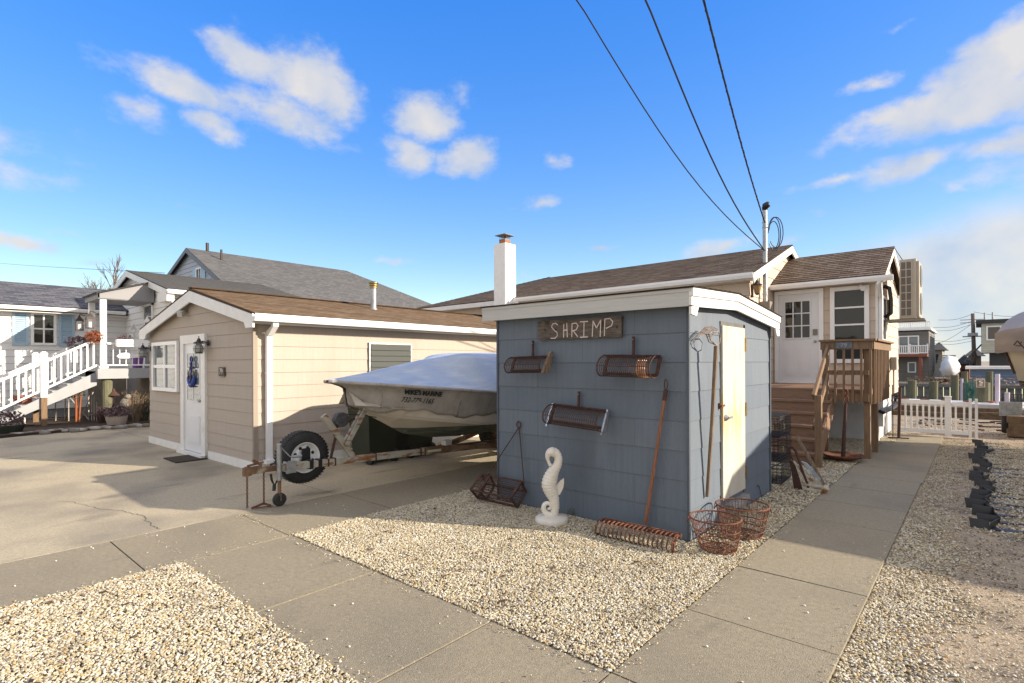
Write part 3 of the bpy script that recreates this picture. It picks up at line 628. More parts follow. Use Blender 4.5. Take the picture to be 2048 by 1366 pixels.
m = GB(); m.prism([(.24, .16, EZ-.10), (.31, .16, EZ-.10), (.31, .16, EZ-.17), (.13, .16, EZ-.31), (.06, .16, EZ-.31), (.06, .16, EZ-.25), (.24, .16, EZ-.16)], (0, .085, 0))
m.box((.035, .16, .12), (.10, .245, EZ-.26)); m.box((.03, .12, .10), (.16, .29, .16)); m.box((.027, .155, 1.5), (.105, .25, 1.52)); m.build('downspout', M_whitec, gar, local=True)
# local frame of the front
inv = ORG[gar.name].inverted()
def gfront(px, py): p = ony(px, py, GY-.05); q = inv @ p; return q.x, q.z
# door + frame
m = GB(); dx0, dx1 = -2.93, -1.77; m.box((dx0, -.05, 0), (dx0+.16, 0, 2.03)); m.box((dx1-.16, -.05, 0), (dx1, 0, 2.03)); m.box((dx0, -.052, 2.03), (dx1, 0, 2.19)); m.box((dx0-.0, -.12, -.0), (dx1, -.0, .05))
m.build('door_frame', M_white, gar, local=True)
m = GB(); a, b = dx0+.16, dx1-.16; m.box((a, -.022, .06), (b, -.004, 2.03)); 
for z0, z1 in ((.22, .72),): m.box((a+.12, -.032, z0), (b-.12, -.022, z1)); m.box((a+.15, -.036, z0+.03), (b-.15, -.032, z1-.03))
dr = m.build('door', M_doorw, gar, local=True)
m = GB(); 
x0, x1, z0, z1 = a+.13, b-.13, .98, 1.86
for z in (z0, (z0*2+z1)/3, (z0+2*z1)/3, z1): m.box((x0-.02, -.034, z-.012), (x1+.02, -.022, z+.012))
for x in (x0, (x0+x1)/2, x1): m.box((x-.012, -.033, z0), (x+.012, -.022, z1))
m.build('pane_frame', M_doorw, dr, local=True)
m = GB(); m.box((x0, -.0275, z0), (x1, -.0235, z1)); m.build('pane', M_glassl, dr, local=True)
m = GB(); m.ball((b-.06, -.06, 1.0), .028, 10); m.cyl((b-.06, -.02, 1.0), (b-.06, -.055, 1.0), .012); m.build('handle', M_galv, dr, smooth=True, local=True)
# front window
m = None
wx0, wx1, wz0, wz1 = -4.50, -3.08, 1.12, 2.10
gw_t = MB()
def local_window(parent, O, S, T, w, h, cols, rows, **k):
    """same as pane_window but given in the parent's local frame"""
    Mx = ORG[parent.name]; O = Mx @ Vector(O); S = (Mx.to_3x3() @ Vector(S)); T = Vector(T)
    return pane_window(parent, O, S, T, w, h, cols, rows, **k)
local_window(gar, (wx0, -.012, wz0), (1, 0, 0), (0, 0, 1), wx1-wx0, wz1-wz0, 2, 2, frame=.07, depth=.05, bar=.06, mg=M_glassl)
# jalousie side window
w = local_window(gar, (.012, 2.08, 1.02), (0, 1, 0), (0, 0, 1), 1.0, 1.02, 1, 1, frame=.03, depth=.03, mf=M_galv, mg=M_dark, name='louvre_window')
for k in range(9):
    m = GB(); z = 1.08+k*.105; m.prism([(.03, 2.12, z), (.055, 2.12, z-.02), (.033, 2.12, z+.10), (.03, 2.12, z+.10)], (0, .92, 0)); m.build('louvre', M_louv, w, local=True)
# stove pipe on roof
m = GB(); px_, py_ = -1.5, 3.28; zb = 2.75; m.cyl((px_, py_, zb), (px_, py_, 3.32), .065, n=20); m.lathe((px_, py_, zb), [(.12, 0), (.08, .1), (.07, .12)], 20)
sp_ = m.build('stove_pipe', M_galv, gar, local=True)
m = GB(); m.lathe((px_, py_, 3.3), [(.085, 0), (.085, .03), (.07, .035), (.07, .05), (.095, .055), (.095, .075), (.075, .08), (.075, .1), (.105, .105), (.105, .13), (.06, .15)], 20); m.build('rain_cap', M_brass, sp_, local=True)
m = GB(); m.beam((-2.7, -.07, 2.62), (-2.62, -.16, 2.56), .09, .09); m.cyl((-2.72, 0, 2.62), (-2.72, -.07, 2.62), .03); tag(m.build('flood_light', M_cream), 'small beige flood light under the peak of the tan outbuilding', 'lamp').matrix_world = ORG[gar.name]
Gm = ORG[gar.name]
lantern('wall_lantern', 'caged globe lantern at the left edge of the tan outbuilding front', Gm @ V(-4.66, -.02, 1.98), (Gm.to_3x3() @ V(0, -1, 0)), group='globe lanterns on the tan outbuilding')
lantern('wall_lantern', 'caged globe lantern between the white door and the number plaque', Gm @ V(-1.66, -.03, 2.02), (Gm.to_3x3() @ V(0, -1, 0)), group='globe lanterns on the tan outbuilding')
# number plaque
pl = thing('number_plaque', 'dark wooden plaque reading 79 on the shaded gable wall of the tan outbuilding', 'sign', Gm @ V(-1.12, -.02, 1.5))
m = MB(); m.prism([Gm @ V(-1.22, -.016, 1.45), Gm @ V(-1.0, -.016, 1.45), Gm @ V(-1.0, -.016, 1.60), Gm @ V(-1.22, -.016, 1.60)], Gm.to_3x3() @ V(0, -.02, 0)); m.build('board', M_wood, pl)
text('79', .14, M_label, 'numerals', pl, Gm @ V(-1.11, -.04, 1.525), XX, UP)
# anchor ornament on the door
an = thing('anchor_ornament', 'dark blue painted anchor hanging on the glazed door of the tan outbuilding', 'ornament', Gm @ V(-2.35, -.05, 1.4))
c = Gm @ V(-2.33, -.065, 1.32); m = MB()
m.tube([c+UP*.36, c+UP*.0], .022, 8); m.tube([c+V(.05*math.cos(a), 0, .42+.05*math.sin(a)) for a in [i*PI/6 for i in range(12)]], .014, 6, True)
m.tube([c+V(-.1, 0, .27), c+V(.1, 0, .27)], .015, 6)
m.tube([c+V(.15*math.sin(a), 0, .12-.17*math.cos(a)) for a in [R(-95+i*19) for i in range(11)]], [.012, .03, .035, .038, .04, .045, .04, .038, .035, .03, .012], 8)
m.build('anchor', M_blueanch, an, True)
m = MB(); 
for s_ in (-1, 1): m.ball(c+V(s_*.12, -.015, .16), .03, 8, (1, .6, 1.4))
m.tube([c+V(.03*math.sin(i*.9), -.028, .36-i*.03) for i in range(12)], .008, 5); m.build('rope', M_dry, an)
mt = MB(); A = [ong(327, 916, .012), ong(391, 908, .012), ong(416, 917, .012), ong(352, 925, .012)]
mt.prism([p - UP*.011 for p in A], (0, 0, .016)); tag(mt.build('door_mat', M_matt), 'thin dark brown mat lying before the white door', 'mat')

# ================================================================== SHED
SX, SY = -2.017, 4.78; SL = -4.39; SB = 7.32
shed = thing('shed', 'small blue grey sided shed with white fascia and rust streaked cream door', 'shed', (SL, SY, 0))
m = MB(); m.box((SL+.02, SY+.02, 0), (SX-.02, SB-.02, 2.14))
m.lap((SL, SY, 0), XX, UP, -YY, [(0, 0), (SX-SL, 0), (SX-SL, 2.19), (0, 2.19)], .2755, .006, .273)
m.lap((SX, SY, 0), YY, UP, XX, [(0, 0), (SB-SY, 0), (SB-SY, 2.13), (1.1, 2.25), (0, 2.2)], .2755, .006, .273)
m.lap((SL, SB, 0), -YY, UP, -XX, [(0, 0), (SB-SY, 0), (SB-SY, 2.15), (0, 2.13)], .2755, .006, .273)
m.lap((SX, SB, 0), -XX, UP, YY, [(0, 0), (SX-SL, 0), (SX-SL, 2.1), (0, 2.1)], .2755, .006, .273)
m.build('wall', M_shed, shed)
m = MB(); m.box((SX-.006, SY-.016, .0), (SX+.018, SY+.012, 2.19)); m.box((SX-.01, SB-.02, .0), (SX+.02, SB+.014, 2.1)); m.box((SL-.014, SY-.016, .0), (SL+.01, SY+.01, 2.19)); m.build_each('corner_trim', M_shed, shed)
m = MB(); f0 = SY-.13; xr = SX+.09; xl = SL-.14
m.box((xl, f0, 2.155), (xr-.02, f0+.025, 2.30)); m.box((xl, f0-.008, 2.285), (xr-.0, f0+.02, 2.315)); m.build('front_fascia', M_cream, shed)
pk = 5.85; bk = SB+.12; zt = [(f0-.005, 2.315), (pk, 2.365), (bk, 2.225)]
m = MB()
for (ya, za), (yb, zb) in zip(zt, zt[1:]):
    m.prism([(xr-.02, ya, za-.075), (xr-.02, yb, zb-.075), (xr-.02, yb, zb-.165), (xr-.02, ya, za-.165)], (.025, 0, 0))
    m.prism([(xr-.02, ya, za), (xr-.02, yb, zb), (xr-.02, yb, zb-.072), (xr-.02, ya, za-.072)], (.04, 0, 0))
m.prism([(xr-.02, f0-.005, 2.16), (xr-.02, f0+.16, 2.16), (xr-.02, f0+.11, 2.07), (xr-.02, f0-.005, 2.08)], (.025, 0, 0))
m.prism([(xr-.02, bk, 2.07), (xr-.02, bk-.17, 2.07), (xr-.02, bk-.11, 1.98), (xr-.02, bk, 1.98)], (.025, 0, 0))
m.build('rake_fascia', M_white, shed)
m = MB(); roof_plane(m, (xl-.02, f0-.02, 2.325), (xr+.03, f0-.02, 2.325), (xr+.03, pk, 2.378), (xl-.02, pk, 2.378), lip=.006, th=.006)
roof_plane(m, (xr+.03, bk+.03, 2.232), (xl-.02, bk+.03, 2.232), (xl-.02, pk, 2.378), (xr+.03, pk, 2.378), lip=.006, th=.006); m.build('roof', M_roofd, shed)
# door
d0 = onx(1440, 800, SX).y; d1 = onx(1484.5, 800, SX).y
m = MB(); m.box((SX-.01, d0-.015, .22), (SX+.012, d0, 2.07)); m.box((SX-.01, d1, .18), (SX+.014, d1+.055, 2.07)); m.box((SX-.01, d0-.015, 2.03), (SX+.014, d1+.055, 2.075)); m.build('door_jamb', mat('dark_jamb', (.13, .13, .12), (.09, .09, .085), 12, .8), shed)
m = MB(); m.box((SX+.004, d0, .22), (SX+.03, d1, 2.03)); dr = m.build('door', M_door, shed)
for z in (1.86, 1.13, .42):
    m = MB(); m.box((SX+.012, d1-.008, z-.09), (SX+.036, d1+.05, z+.06)); m.cyl((SX+.034, d1+.01, z-.09), (SX+.034, d1+.01, z+.06), .008, n=8); m.build('hinge', M_brass, dr)
m = MB(); m.lathe((SX+.03, d0+.06, 1.07), [(.035, 0), (.035, .008), (.02, .03)], 16, XX); m.beam((SX+.065, d0+.055, 1.07), (SX+.065, d0+.17, 1.07), .014, .022); m.cyl((SX+.03, d0+.06, 1.07), (SX+.07, d0+.06, 1.07), .012); m.build('handle', M_galv, dr)
m = MB(); m.beam((SX+.03, d0-.06, 1.20), (SX+.03, d0+.04, 1.20), .02, .02); m.box((SX+.01, d0-.065, 1.17), (SX+.03, d0-.045, 1.23)); m.build('latch', M_rust, shed)
m = MB(); m.box((SX-.02, d0-.05, 0), (SX+.02, d1+.06, .12)); m.beam((SX+.05, d0+.1, .13), (SX+.03, d1, .14), .1, .05); m.build('sill', mat('sill_block', (.35, .33, .30), (.22, .2, .18), 20, .9), shed)

# SHRIMP sign
sg = thing('shrimp_sign', 'weathered board hand lettered SHRIMP high on the blue grey shed front', 'sign', tuple(ony(1163, 658, SY-.03)))
yS = SY-.014
a = ony(1080, 645, yS); b = ony(1246, 632, yS); c_ = ony(1246, 672, yS); d_ = ony(1080, 680, yS)
ztop = (a.z+b.z)/2; zbot = (c_.z+d_.z)/2
def plank(x0, x1, z0, z1, y0, y1, n=26, amp=.004):
    m = MB(); top = []; bot = []
    for i in range(n+1):
        x = x0+(x1-x0)*i/n; top.append((x, z1+random.uniform(-amp, amp))); bot.append((x, z0+random.uniform(-amp, amp)))
    for i in range(n):
        m.hexa([(bot[i][0], y0, bot[i][1]), (bot[i+1][0], y0, bot[i+1][1]), (bot[i+1][0], y1, bot[i+1][1]), (bot[i][0], y1, bot[i][1]), (top[i][0], y0, top[i][1]), (top[i+1][0], y0, top[i+1][1]), (top[i+1][0], y1, top[i+1][1]), (top[i][0], y1, top[i][1])])
    return m
plank(a.x, b.x, d_.z, b.z, yS-.035, yS).build('board', M_wood, sg)
m = MB(); yl = yS-.0375
def zz(x, y): p = ony(980+x/4.269, 580+y/4.269, yl); return V(p.x, yl, p.z)
strokes = [[(578, 300), (560, 284), (535, 290), (525, 315), (545, 340), (572, 362), (575, 390), (555, 412), (518, 412)],
           [(630, 290), (628, 408)], [(655, 282), (660, 404)], [(628, 345), (660, 340)],
           [(700, 285), (698, 402)], [(700, 288), (735, 282), (752, 305), (735, 340), (702, 350)], [(712, 350), (748, 398)],
           [(768, 272), (836, 268)], [(803, 270), (800, 400)], [(770, 404), (836, 400)],
           [(872, 398), (880, 262)], [(880, 265), (908, 325)], [(908, 325), (945, 256)], [(945, 256), (940, 400)],
           [(980, 252), (976, 392)], [(978, 248), (1025, 244), (1048, 270), (1038, 305), (990, 328)]]
for st in strokes:
    P = [zz(*p) for p in st]; m.tube(P, .0062, 6)
for v in m.v: v.y = yl + (v.y-yl)*.3
m.build('lettering', M_pinkw, sg)
m = MB()
for p in ((560, 338), (1084, 316), (470, 340)): q = zz(*p); m.cyl(q+YY*.002, q-YY*.003, .013, n=10)
m.build_each('knot', M_crack, sg)

# ------------------------------------------------------------------ rakes on the shed front
def wall_rake(label, pstem_top, pstem_bot, pxl, pxr, ztop, R_, n, ends='rust', tilt=0.0):
    yw = SY-.02; st = ony(*pstem_top, yw-.02); sb = ony(*pstem_bot, yw-.02)
    t = thing('clam_rake', label, 'clam rake', tuple(sb), 0, 'rusty rake heads hung on the shed front')
    xl_ = ony(pxl[0], pxl[1], yw-.03).x; xr_ = ony(pxr[0], pxr[1], yw-.03).x; zt_ = sb.z
    m = MB(); m.tube([st, st.lerp(sb, .6), sb+V(0, -.01, -.02)], [.016, .014, .018], 8); m.build('socket', M_rustd, t)
    m = MB(); m.ball(st-YY*.018-UP*.03, .006, 6); m.build('nail', M_galv, t)
    dz = lambda x: tilt*(x-(xl_+xr_)/2)
    prof_ = smooth_path([(0, 0), (.07, .012), (.15, -.015), (.205, -.07), (.215, -.125), (.18, -.175), (.12, -.19), (.075, -.165)], 3); kk = R_/.105
    def P(x, a, off=0):    # a 0 = top bar at the wall, 1 = lower bar standing off the wall
        u, z = prof_[int(round(a*(len(prof_)-1)))]
        return V(x, yw-.025-u*kk, zt_+z*kk+dz(x))
    m = MB()
    m.beam(P(xl_, 0), P(xr_, 0), .02, .035); m.beam(P(xl_, 1), P(xr_, 1), .02, .028)
    for x in (xl_, xr_): m.beam(P(x, 0), P(x, 1), .018, .03, up=XX)
    m.build('frame', M_rustd, t)
    m = MB()
    for i in range(n):
        x = xl_+(xr_-xl_)*(i+.5)/n
        m.tube([P(x, k/21) for k in range(0, 22, 2)]+[P(x, 1)], .0037, 5)
    for a in (.5,): m.tube([P(xl_, a), P(xr_, a)], .004, 5)
    for x in (xl_, xr_): m.tube([P(x, k/21) for k in range(22)], .005, 5)
    m.build('basket', M_rustd if ends != 'copper' else M_rust, t)
    return t, xl_, xr_, P
t, x0, x1, P = wall_rake('small rusty rake head with a pale wooden right end, left of the others', (1066, 681), (1066, 715), (1030, 716), (1100, 714), 0, .095, 22, tilt=.02)
m = MB(); m.prism([P(x1, 0)+V(.0, -.03, .06), P(x1, 0)+V(.0, .01, .06), P(x1, 1)+V(.0, .01, -.02), P(x1, .8)+V(0, -.05, 0)], (.035, 0, 0)); m.build('end_board', M_pole, t)
t, x0, x1, P = wall_rake('large rusty rake head with bright copper wires at its right, under the sign', (1267, 673), (1267, 713), (1216, 712), (1320, 716), 0, .11, 26, tilt=-.02)
m = MB()
for k in range(5):
    x = x1-.05-.02*k; m.tube([P(x, a/9)+V(0, -.004, 0) for a in range(3, 9)], .0046, 5)
m.build('copper_wires', M_copper, t)
t, x0, x1, P = wall_rake('lowest rusty rake head with shiny metal end plates', (1158, 783), (1157, 816), (1108, 813), (1214, 822), 0, .105, 26, tilt=-.05)
m = MB()
for x, s_ in ((x0, -1), (x1, 1)):
    m.prism([P(x, 0)+V(0, -.02, .02), P(x, 0)+V(0, .015, .02), P(x, 1)+V(0, .015, -.03), P(x, .85)+V(0, -.02, -.03)], (.02*s_, 0, 0))
m.build_each('end_plate', mat('bright_steel', (.55, .57, .60), (.4, .42, .45), 20, .3, .8), t)

# long handled rake standing in the gravel
hb = ong(1291, 1045, .12); ht = ony(1331, 784, SY-.05)
t = thing('bull_rake', 'long handled rusty bull rake standing on the gravel against the shed front', 'rake', (hb.x, hb.y, 0))
base = ong(1291, 1047, .10)
m = MB(); m.tube([base, base.lerp(ht, .5), ht], [.020, .017, .016], 8); m.build('handle', mat('copper_brown_handle', (.30, .13, .07), (.16, .065, .035), 9, .6, stretch=(6, 6, .6), stain=[((.42, .24, .14), 6, .6, .7, (4, 4, .6))]), t)
m = MB(); m.tube([ht-(ht-base).normalized()*.08, ht+(ht-base).normalized()*.02], .021, 8); e = ht+(ht-base).normalized()*.02
m.tube([e+V(.016*math.cos(a), 0, .05+.05*math.sin(a)) for a in [i*PI/6-PI/2 for i in range(12)]], .005, 6, True); m.build('ferrule', M_rustd, t)
L0 = ong(1208, 1040, .12); L1 = ong(1362, 1072, .12)
m = MB(); m.beam(L0, L1, .022, .045); m.beam(L0+V(0, -.03, .01), L1+V(0, -.03, .01), .01, .02); m.build('crossbar', M_rust, t)
dr_ = (L1-L0).normalized(); fw = V(dr_.y, -dr_.x, 0).normalized()
m = MB()
for i in range(18):
    o = L0.lerp(L1, (i+.3)/17.6)
    m.tube([o + fw*a + UP*b for a, b in ((0, 0), (.05, .025), (.11, .02), (.165, -.02), (.185, -.065), (.16, -.10), (.12, -.112))], [.007]*5+[.006, .004], 6)
m.build('tines', M_rust, t)
m = MB()
for q in (L0, L1): m.tube([q, q+fw*.08+UP*.02, q+fw*.16-UP*.03, q+fw*.17-UP*.08, q+fw*.1-UP*.11], .009, 6)
m.build_each('end_tines', M_rust, t)

# hanging dredge basket
t = thing('dredge_basket', 'rusty wire dredge basket hung by two rods from a ring at the shed corner', 'dredge', (-4.2, 4.6, 0))
cs = [(4.59, .02), (4.47, .147), (4.66, .30), (4.735, .168)]; xa, xb = -4.56, -3.93
m = MB()
for x in (xa, xb, xa+.14):
    for i in range(4): m.beam((x, *cs[i]), (x, *cs[(i+1) % 4]), .014, .03, up=XX)
for c in cs: m.beam((xa, *c), (xb, *c), .018, .018)
m.build('frame', M_rustd, t)
m = MB()
for i in range(4):
    p, q = cs[i], cs[(i+1) % 4]
    for k in range(1, 5):
        y = p[0]+(q[0]-p[0])*k/5; z = p[1]+(q[1]-p[1])*k/5; m.tube([(xa, y, z), (xb, y, z)], .0035, 4)
for x in [xa+k*.02 for k in range(1, 7)]: m.tube([(x, *c) for c in cs], .003, 4, True)
for x in (xa, xb):
    for k in range(1, 5): m.tube([(x, cs[0][0]+(cs[1][0]-cs[0][0])*k/5, cs[0][1]+(cs[1][1]-cs[0][1])*k/5), (x, cs[3][0]+(cs[2][0]-cs[3][0])*k/5, cs[3][1]+(cs[2][1]-cs[3][1])*k/5)], .003, 4)
m.build('mesh', M_rustd, t)
rg = ony(1038, 849, SY-.02)
m = MB(); m.tube([rg+V(-.0, 0, -.03), V(xa+.12, 4.63, .30)], .006, 6); m.tube([rg+V(.0, 0, -.03), V(xb+.01, 4.70, .26)], .006, 6)
m.tube([rg+V(.032*math.cos(a), -.005, .035*math.sin(a)) for a in [i*PI/8 for i in range(16)]], .007, 6, True); m.build('rod_handle', M_rustd, t)

# scoop net rake on the sunny side
tp = onx(1432, 692, SX+.15); bt = onx(1414, 993, SX+.03)
t = thing('hand_dredge', 'long wooden pole with a wire scoop head leaning on the sunlit shed side', 'hand dredge', (bt.x, bt.y, bt.z))
m = MB(); m.tube([bt, bt.lerp(tp, .5)+V(.005, 0, 0), tp], [.018, .019, .022], 8); m.build('pole', M_pole, t)
m = MB()
q = lambda px, py, x: onx(px, py, x)
hoop = [q(1432, 690, SX+.15), q(1421, 680, SX+.15), q(1417, 668, SX+.15), q(1424, 664, SX+.15), q(1436, 664, SX+.15), q(1441, 672, SX+.15), q(1439, 686, SX+.15)]
m.tube(hoop, .006, 6, True)
for k in range(9):
    f_ = k/8; a_ = hoop[1].lerp(hoop[4], f_)+UP*.02
    m.tube([a_, a_+V(-.03, -.07, .035), a_+V(-.07, -.15, .02), a_+V(-.10, -.19-.01*k*0, -.035)], .0035, 5)
m.tube([hoop[0], q(1418, 684, SX+.12), q(1412, 668, SX+.10)], .006, 5); m.build('scoop', mat('wire_tan', (.30, .24, .19), (.12, .08, .06), 30, .7), t)

# ------------------------------------------------------------------ wire baskets
def wire_basket(label, x, y, r0, r1, h, tilt=(0, 0), seed=1):
    t = thing('wire_basket', label, 'basket', (x, y, 0), 0, 'rusty wire baskets by the shed corner')
    c = V(x, y, .012); ring = lambda r, z, n=28: [c+V(r*math.cos(2*PI*i/n)+tilt[0]*z, r*math.sin(2*PI*i/n)+tilt[1]*z, z) for i in range(n)]
    m = MB(); m.tube(ring(r1, h), .0075, 6, True); m.build('rim', M_rust, t)
    m = MB()
    prof = lambda f: (r0+(r1-r0)*f**.8, h*f)
    for f in (0.03, .2, .42, .66): r, z = prof(f); m.tube(ring(r, z), .0048, 5, True)
    n = 46; rn = random.Random(seed)
    for i in range(n):
        a = 2*PI*i/n+rn.uniform(-.03, .03); m.tube([c+V(prof(f)[0]*math.cos(a)+tilt[0]*h*f, prof(f)[0]*math.sin(a)+tilt[1]*h*f, prof(f)[1]) for f in (0, .25, .5, .75, 1)], .0026, 4, cap=False)
    for k in range(-4, 5):
        y_ = k*r0/4.6; l = math.sqrt(max(0, r0*r0-y_*y_)); m.tube([c+V(-l, y_, .002), c+V(l, y_, .002)], .003, 4); m.tube([c+V(y_, -l, .005), c+V(y_, l, .005)], .003, 4)
    m.build('wire_mesh', M_rust, t)
    for s_ in (0, PI):
        a0 = s_+.4; m = MB(); P = []
        for k in range(9):
            a = a0+(k/8-.5)*.62; dr = .03*math.sin(k/8*PI); P.append(c+V((r1+.01+dr*.3)*math.cos(a)+tilt[0]*h, (r1+.01+dr*.3)*math.sin(a)+tilt[1]*h, h-.055*math.sin(k/8*PI)))
        m.tube(P, .005, 5); m.build('handle', M_rust, t)
wire_basket('front rusty wire basket on the gravel at the shed corner', -1.72, 4.72, .145, .215, .27, (-.12, .02), 3)
wire_basket('rear rusty wire basket beside the shed door, partly behind the other', -1.70, 5.27, .175, .235, .28, (.02, 0), 5)

# ------------------------------------------------------------------ seahorse
sh = thing('seahorse_statue', 'white plaster seahorse on a round base standing in the gravel', 'statue', (-3.33, 4.43, 0))
cb_ = V(-3.33, 4.43, 0); m = MB(); m.lathe(cb_, [(.160, 0), (.168, .01), (.168, .05), (.155, .062), (.10, .07), (.04, .085)], 40); m.build('base', M_seah, sh, True)
rt = V(.7538, .6575, 0); tw = V(-.6, .75, 0)  # picture right
k_ = .00121
def sp(x, y): return cb_ + rt*((x-778)*k_) + UP*((990-y)*k_)
body = smooth_path([(790, 950, 26), (800, 915, 34), (808, 860, 37), (800, 790, 44), (778, 730, 58), (762, 670, 66), (772, 610, 62), (798, 550, 50), (830, 500, 38), (840, 450, 34), (826, 408, 36), (795, 392, 38)], 8)
m = MB(); P = [sp(x, y) for x, y, r in body]; m.tube(P, [r*k_*(1+(.06 if i % 3 == 0 else -.03)) for i, (x, y, r) in enumerate(body)], 14)
for (x, y, r) in body[12:70:4]:
    m.ball(sp(x-r*.92, y), .009, 6); m.ball(sp(x+r*.92, y), .007, 6)
m.build('body', M_seah, sh, True)
m = MB(); head = smooth_path([(815, 392, 30), (788, 388, 42), (762, 398, 34), (748, 425, 22), (750, 455, 15), (762, 485, 14), (772, 505, 17)], 5)
m.tube([sp(x, y) for x, y, r in head], [r*k_ for x, y, r in head], 12)
for i in range(9): 
    a = R(-20+i*24); m.ball(sp(795+50*math.cos(a+.6), 402-46*math.sin(a+.6)), .012, 6)
m.build('head', M_seah, sh, True)
m = MB(); m.ball(sp(768, 400)-tw*0.0+V(.015, -.035, 0), .012, 8); m.build('eye', M_seah, sh, True)
tail = [(790, 935, 30), (765, 925, 28), (730, 905, 24), (712, 868, 22), (722, 832, 20), (752, 822, 17), (772, 842, 14), (765, 868, 12), (745, 868, 10)]
tail = smooth_path(tail, 4); m = MB(); m.tube([sp(x, y)+V(.01, -.015, 0) for x, y, r in tail], [r*k_ for x, y, r in tail], 10); m.build('tail', M_seah, sh, True)
m = MB()
fan = [(812, 690), (838, 650), (862, 628), (884, 614), (886, 650), (880, 690), (866, 722), (848, 752), (822, 745), (815, 720)]
m.prism([sp(x, y)-tw*.012 for x, y in fan], tw*.024)
for x, y in fan[2:8]: m.tube([sp(812, 705), sp(x, y)], [.010, .006], 6)
m.build('dorsal_fin', M_seah, sh)

def tuft(label, px, py, h, n, mt, seed, spread=.05):
    q = random.Random(seed); c = ong(px, py); m = MB()
    for i in range(n):
        a = q.uniform(0, 2*PI); l = h*q.uniform(.4, 1); p = c+V(q.uniform(-spread, spread), q.uniform(-.03, .03), 0); d = V(math.cos(a)*l*.45, math.sin(a)*l*.35, l)
        m.tube([p, p+d*.5+UP*l*.08, p+d], [.0022, .0016, .0006], 3)
    tag(m.build('weed', mt), label, 'weed')
tuft('small green weed at the shed base right of the seahorse', 1143, 1030, .10, 30, mat('weed_green', (.10, .12, .03), (.16, .15, .06), 30, .9), 1)
tuft('thin dead stalks standing in the gravel behind the bull rake', 1275, 1046, .26, 7, M_dry, 2)
tuft('thin dry stalks growing through the dredge basket', 1012, 1006, .34, 6, M_dry, 3)
tuft('low weeds along the shed wall left of the seahorse', 1072, 1012, .09, 26, M_dry, 4, .12)
m = MB(); P_ = [onx(px, py, SX+.02) for px, py in ((1525, 1001), (1521, 985), (1518, 972), (1516, 970), (1515, 974))]; m.tube(P_, .004, 5); tag(m.build('wire_hook', M_blackp), 'thin black wire hook sticking up at the back corner of the shed side', 'wire')

# ================================================================== MAIN HOUSE
house = thing('house', 'long tan sided bungalow with dark brown roof and glazed entry, behind the shed', 'house', (-14, 11.64, 0))
hy = 11.64; hx = -3.58; hl = -13.9; ez = 3.45; ry = 14.4; rz = 4.50
m = MB(); m.box((hl, hy+.02, 0), (hx-.02, 17.1, ez-.05)); m.prism([(hx-.02, hy+.02, ez-.06), (hx-.02, 17.1, ez-.06), (hx-.02, ry, rz-.08)], (-6.5, 0, 0))
m.lap((hl, hy, 0), XX, UP, -YY, [(0, 0), (hx-hl, 0), (hx-hl, ez-.03), (0, ez-.03)], .267, .012, .1)
m.lap((hx, hy, 0), YY, UP, XX, [(0, 0), (5.5, 0), (5.5, ez-.03), (ry-hy, rz-.04), (0, ez-.03)], .267, .012, .1)
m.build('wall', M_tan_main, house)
m = MB(); ev = 11.38; gx = -3.42; hipx = -10.9
roof_plane(m, (hl-.5, ev, ez+.03), (gx, ev, ez+.03), (gx, ry, rz+.02), (hipx, ry, rz+.02))
roof_plane(m, (gx, 17.4, ez+.03), (hl-.5, 17.4, ez+.03), (hipx, ry, rz+.02), (gx, ry, rz+.02))
n_ = [(hl-.5, 17.4, ez+.03), (hl-.5, ev, ez+.03), (hipx, ry, rz+.02)]
m.lap(n_[0], -YY, (Vector(n_[2])-Vector((hl-.5, ry, ez+.03))).normalized(), Vector((-(rz-ez), 0, (hipx-hl+.5))).normalized(), [(0, 0), (6.02, 0), (3.0, 3.73)], .13, .009)
m.build('roof', M_roofd, house)
m = MB(); m.box((hl-.5, ev-.0, ez-.12), (gx-.03, ev+.02, ez+.01)); m.box((hl-.48, ev+.02, ez-.12), (gx-.03, hy-.012, ez-.10)); m.build('fascia', M_white, house)
m = MB()
for (ya, za, yb, zb) in ((ev, ez+.0, ry, rz-.01), (17.4, ez, ry, rz-.01)): m.prism([(gx-.03, ya, za), (gx-.03, yb, zb), (gx-.03, yb, zb-.17), (gx-.03, ya, za-.17)], (.035, 0, 0))
m.build('rake_fascia', M_white, house)
gutter(house, (-9.75, ev-.01, ez-.10), (gx+.02, ev-.01, ez-.10), (0, -1, 0))
m = MB(); m.box((-9.7, ev-.08, ez-.35), (-9.62, ev-.0, ez-.1)); m.beam((-9.66, ev-.04, ez-.32), (-9.66, hy-.05, ez-.5), .07, .07); m.box((-9.7, hy-.09, 0), (-9.62, hy-.01, ez-.5)); m.build('downspout', M_whitec, house)
# chimney
m = MB(); cx0, cx1, cy0, cy1 = -10.30, -9.87, 11.05, 11.5
for k in range(25):
    m.box((cx0+.002*(k % 2), cy0+.002*(k % 2), k*.2), (cx1-.002*(k % 2), cy1, k*.2+.194))
m.box((cx0+.006, cy0+.006, 0), (cx1-.006, cy1-.006, 4.98))
ch = m.build('chimney', M_block, house)
cc = V((cx0+cx1)/2, (cy0+cy1)/2, 4.99)
m = MB(); m.box(cc-V(.11, .11, 0), cc+V(.11, .11, .12)); m.build('flue', mat('terracotta', (.40, .15, .08), (.3, .11, .06), 9, .85), ch)
m = MB(); m.box(cc+V(-.115, -.115, .12), cc+V(.115, .115, .15))
for a in range(-2, 3):
    for b in (-.1, .1): m.tube([cc+V(a*.05, b, .15), cc+V(a*.05, b, .25)], .004, 4); m.tube([cc+V(b, a*.05, .15), cc+V(b, a*.05, .25)], .004, 4)
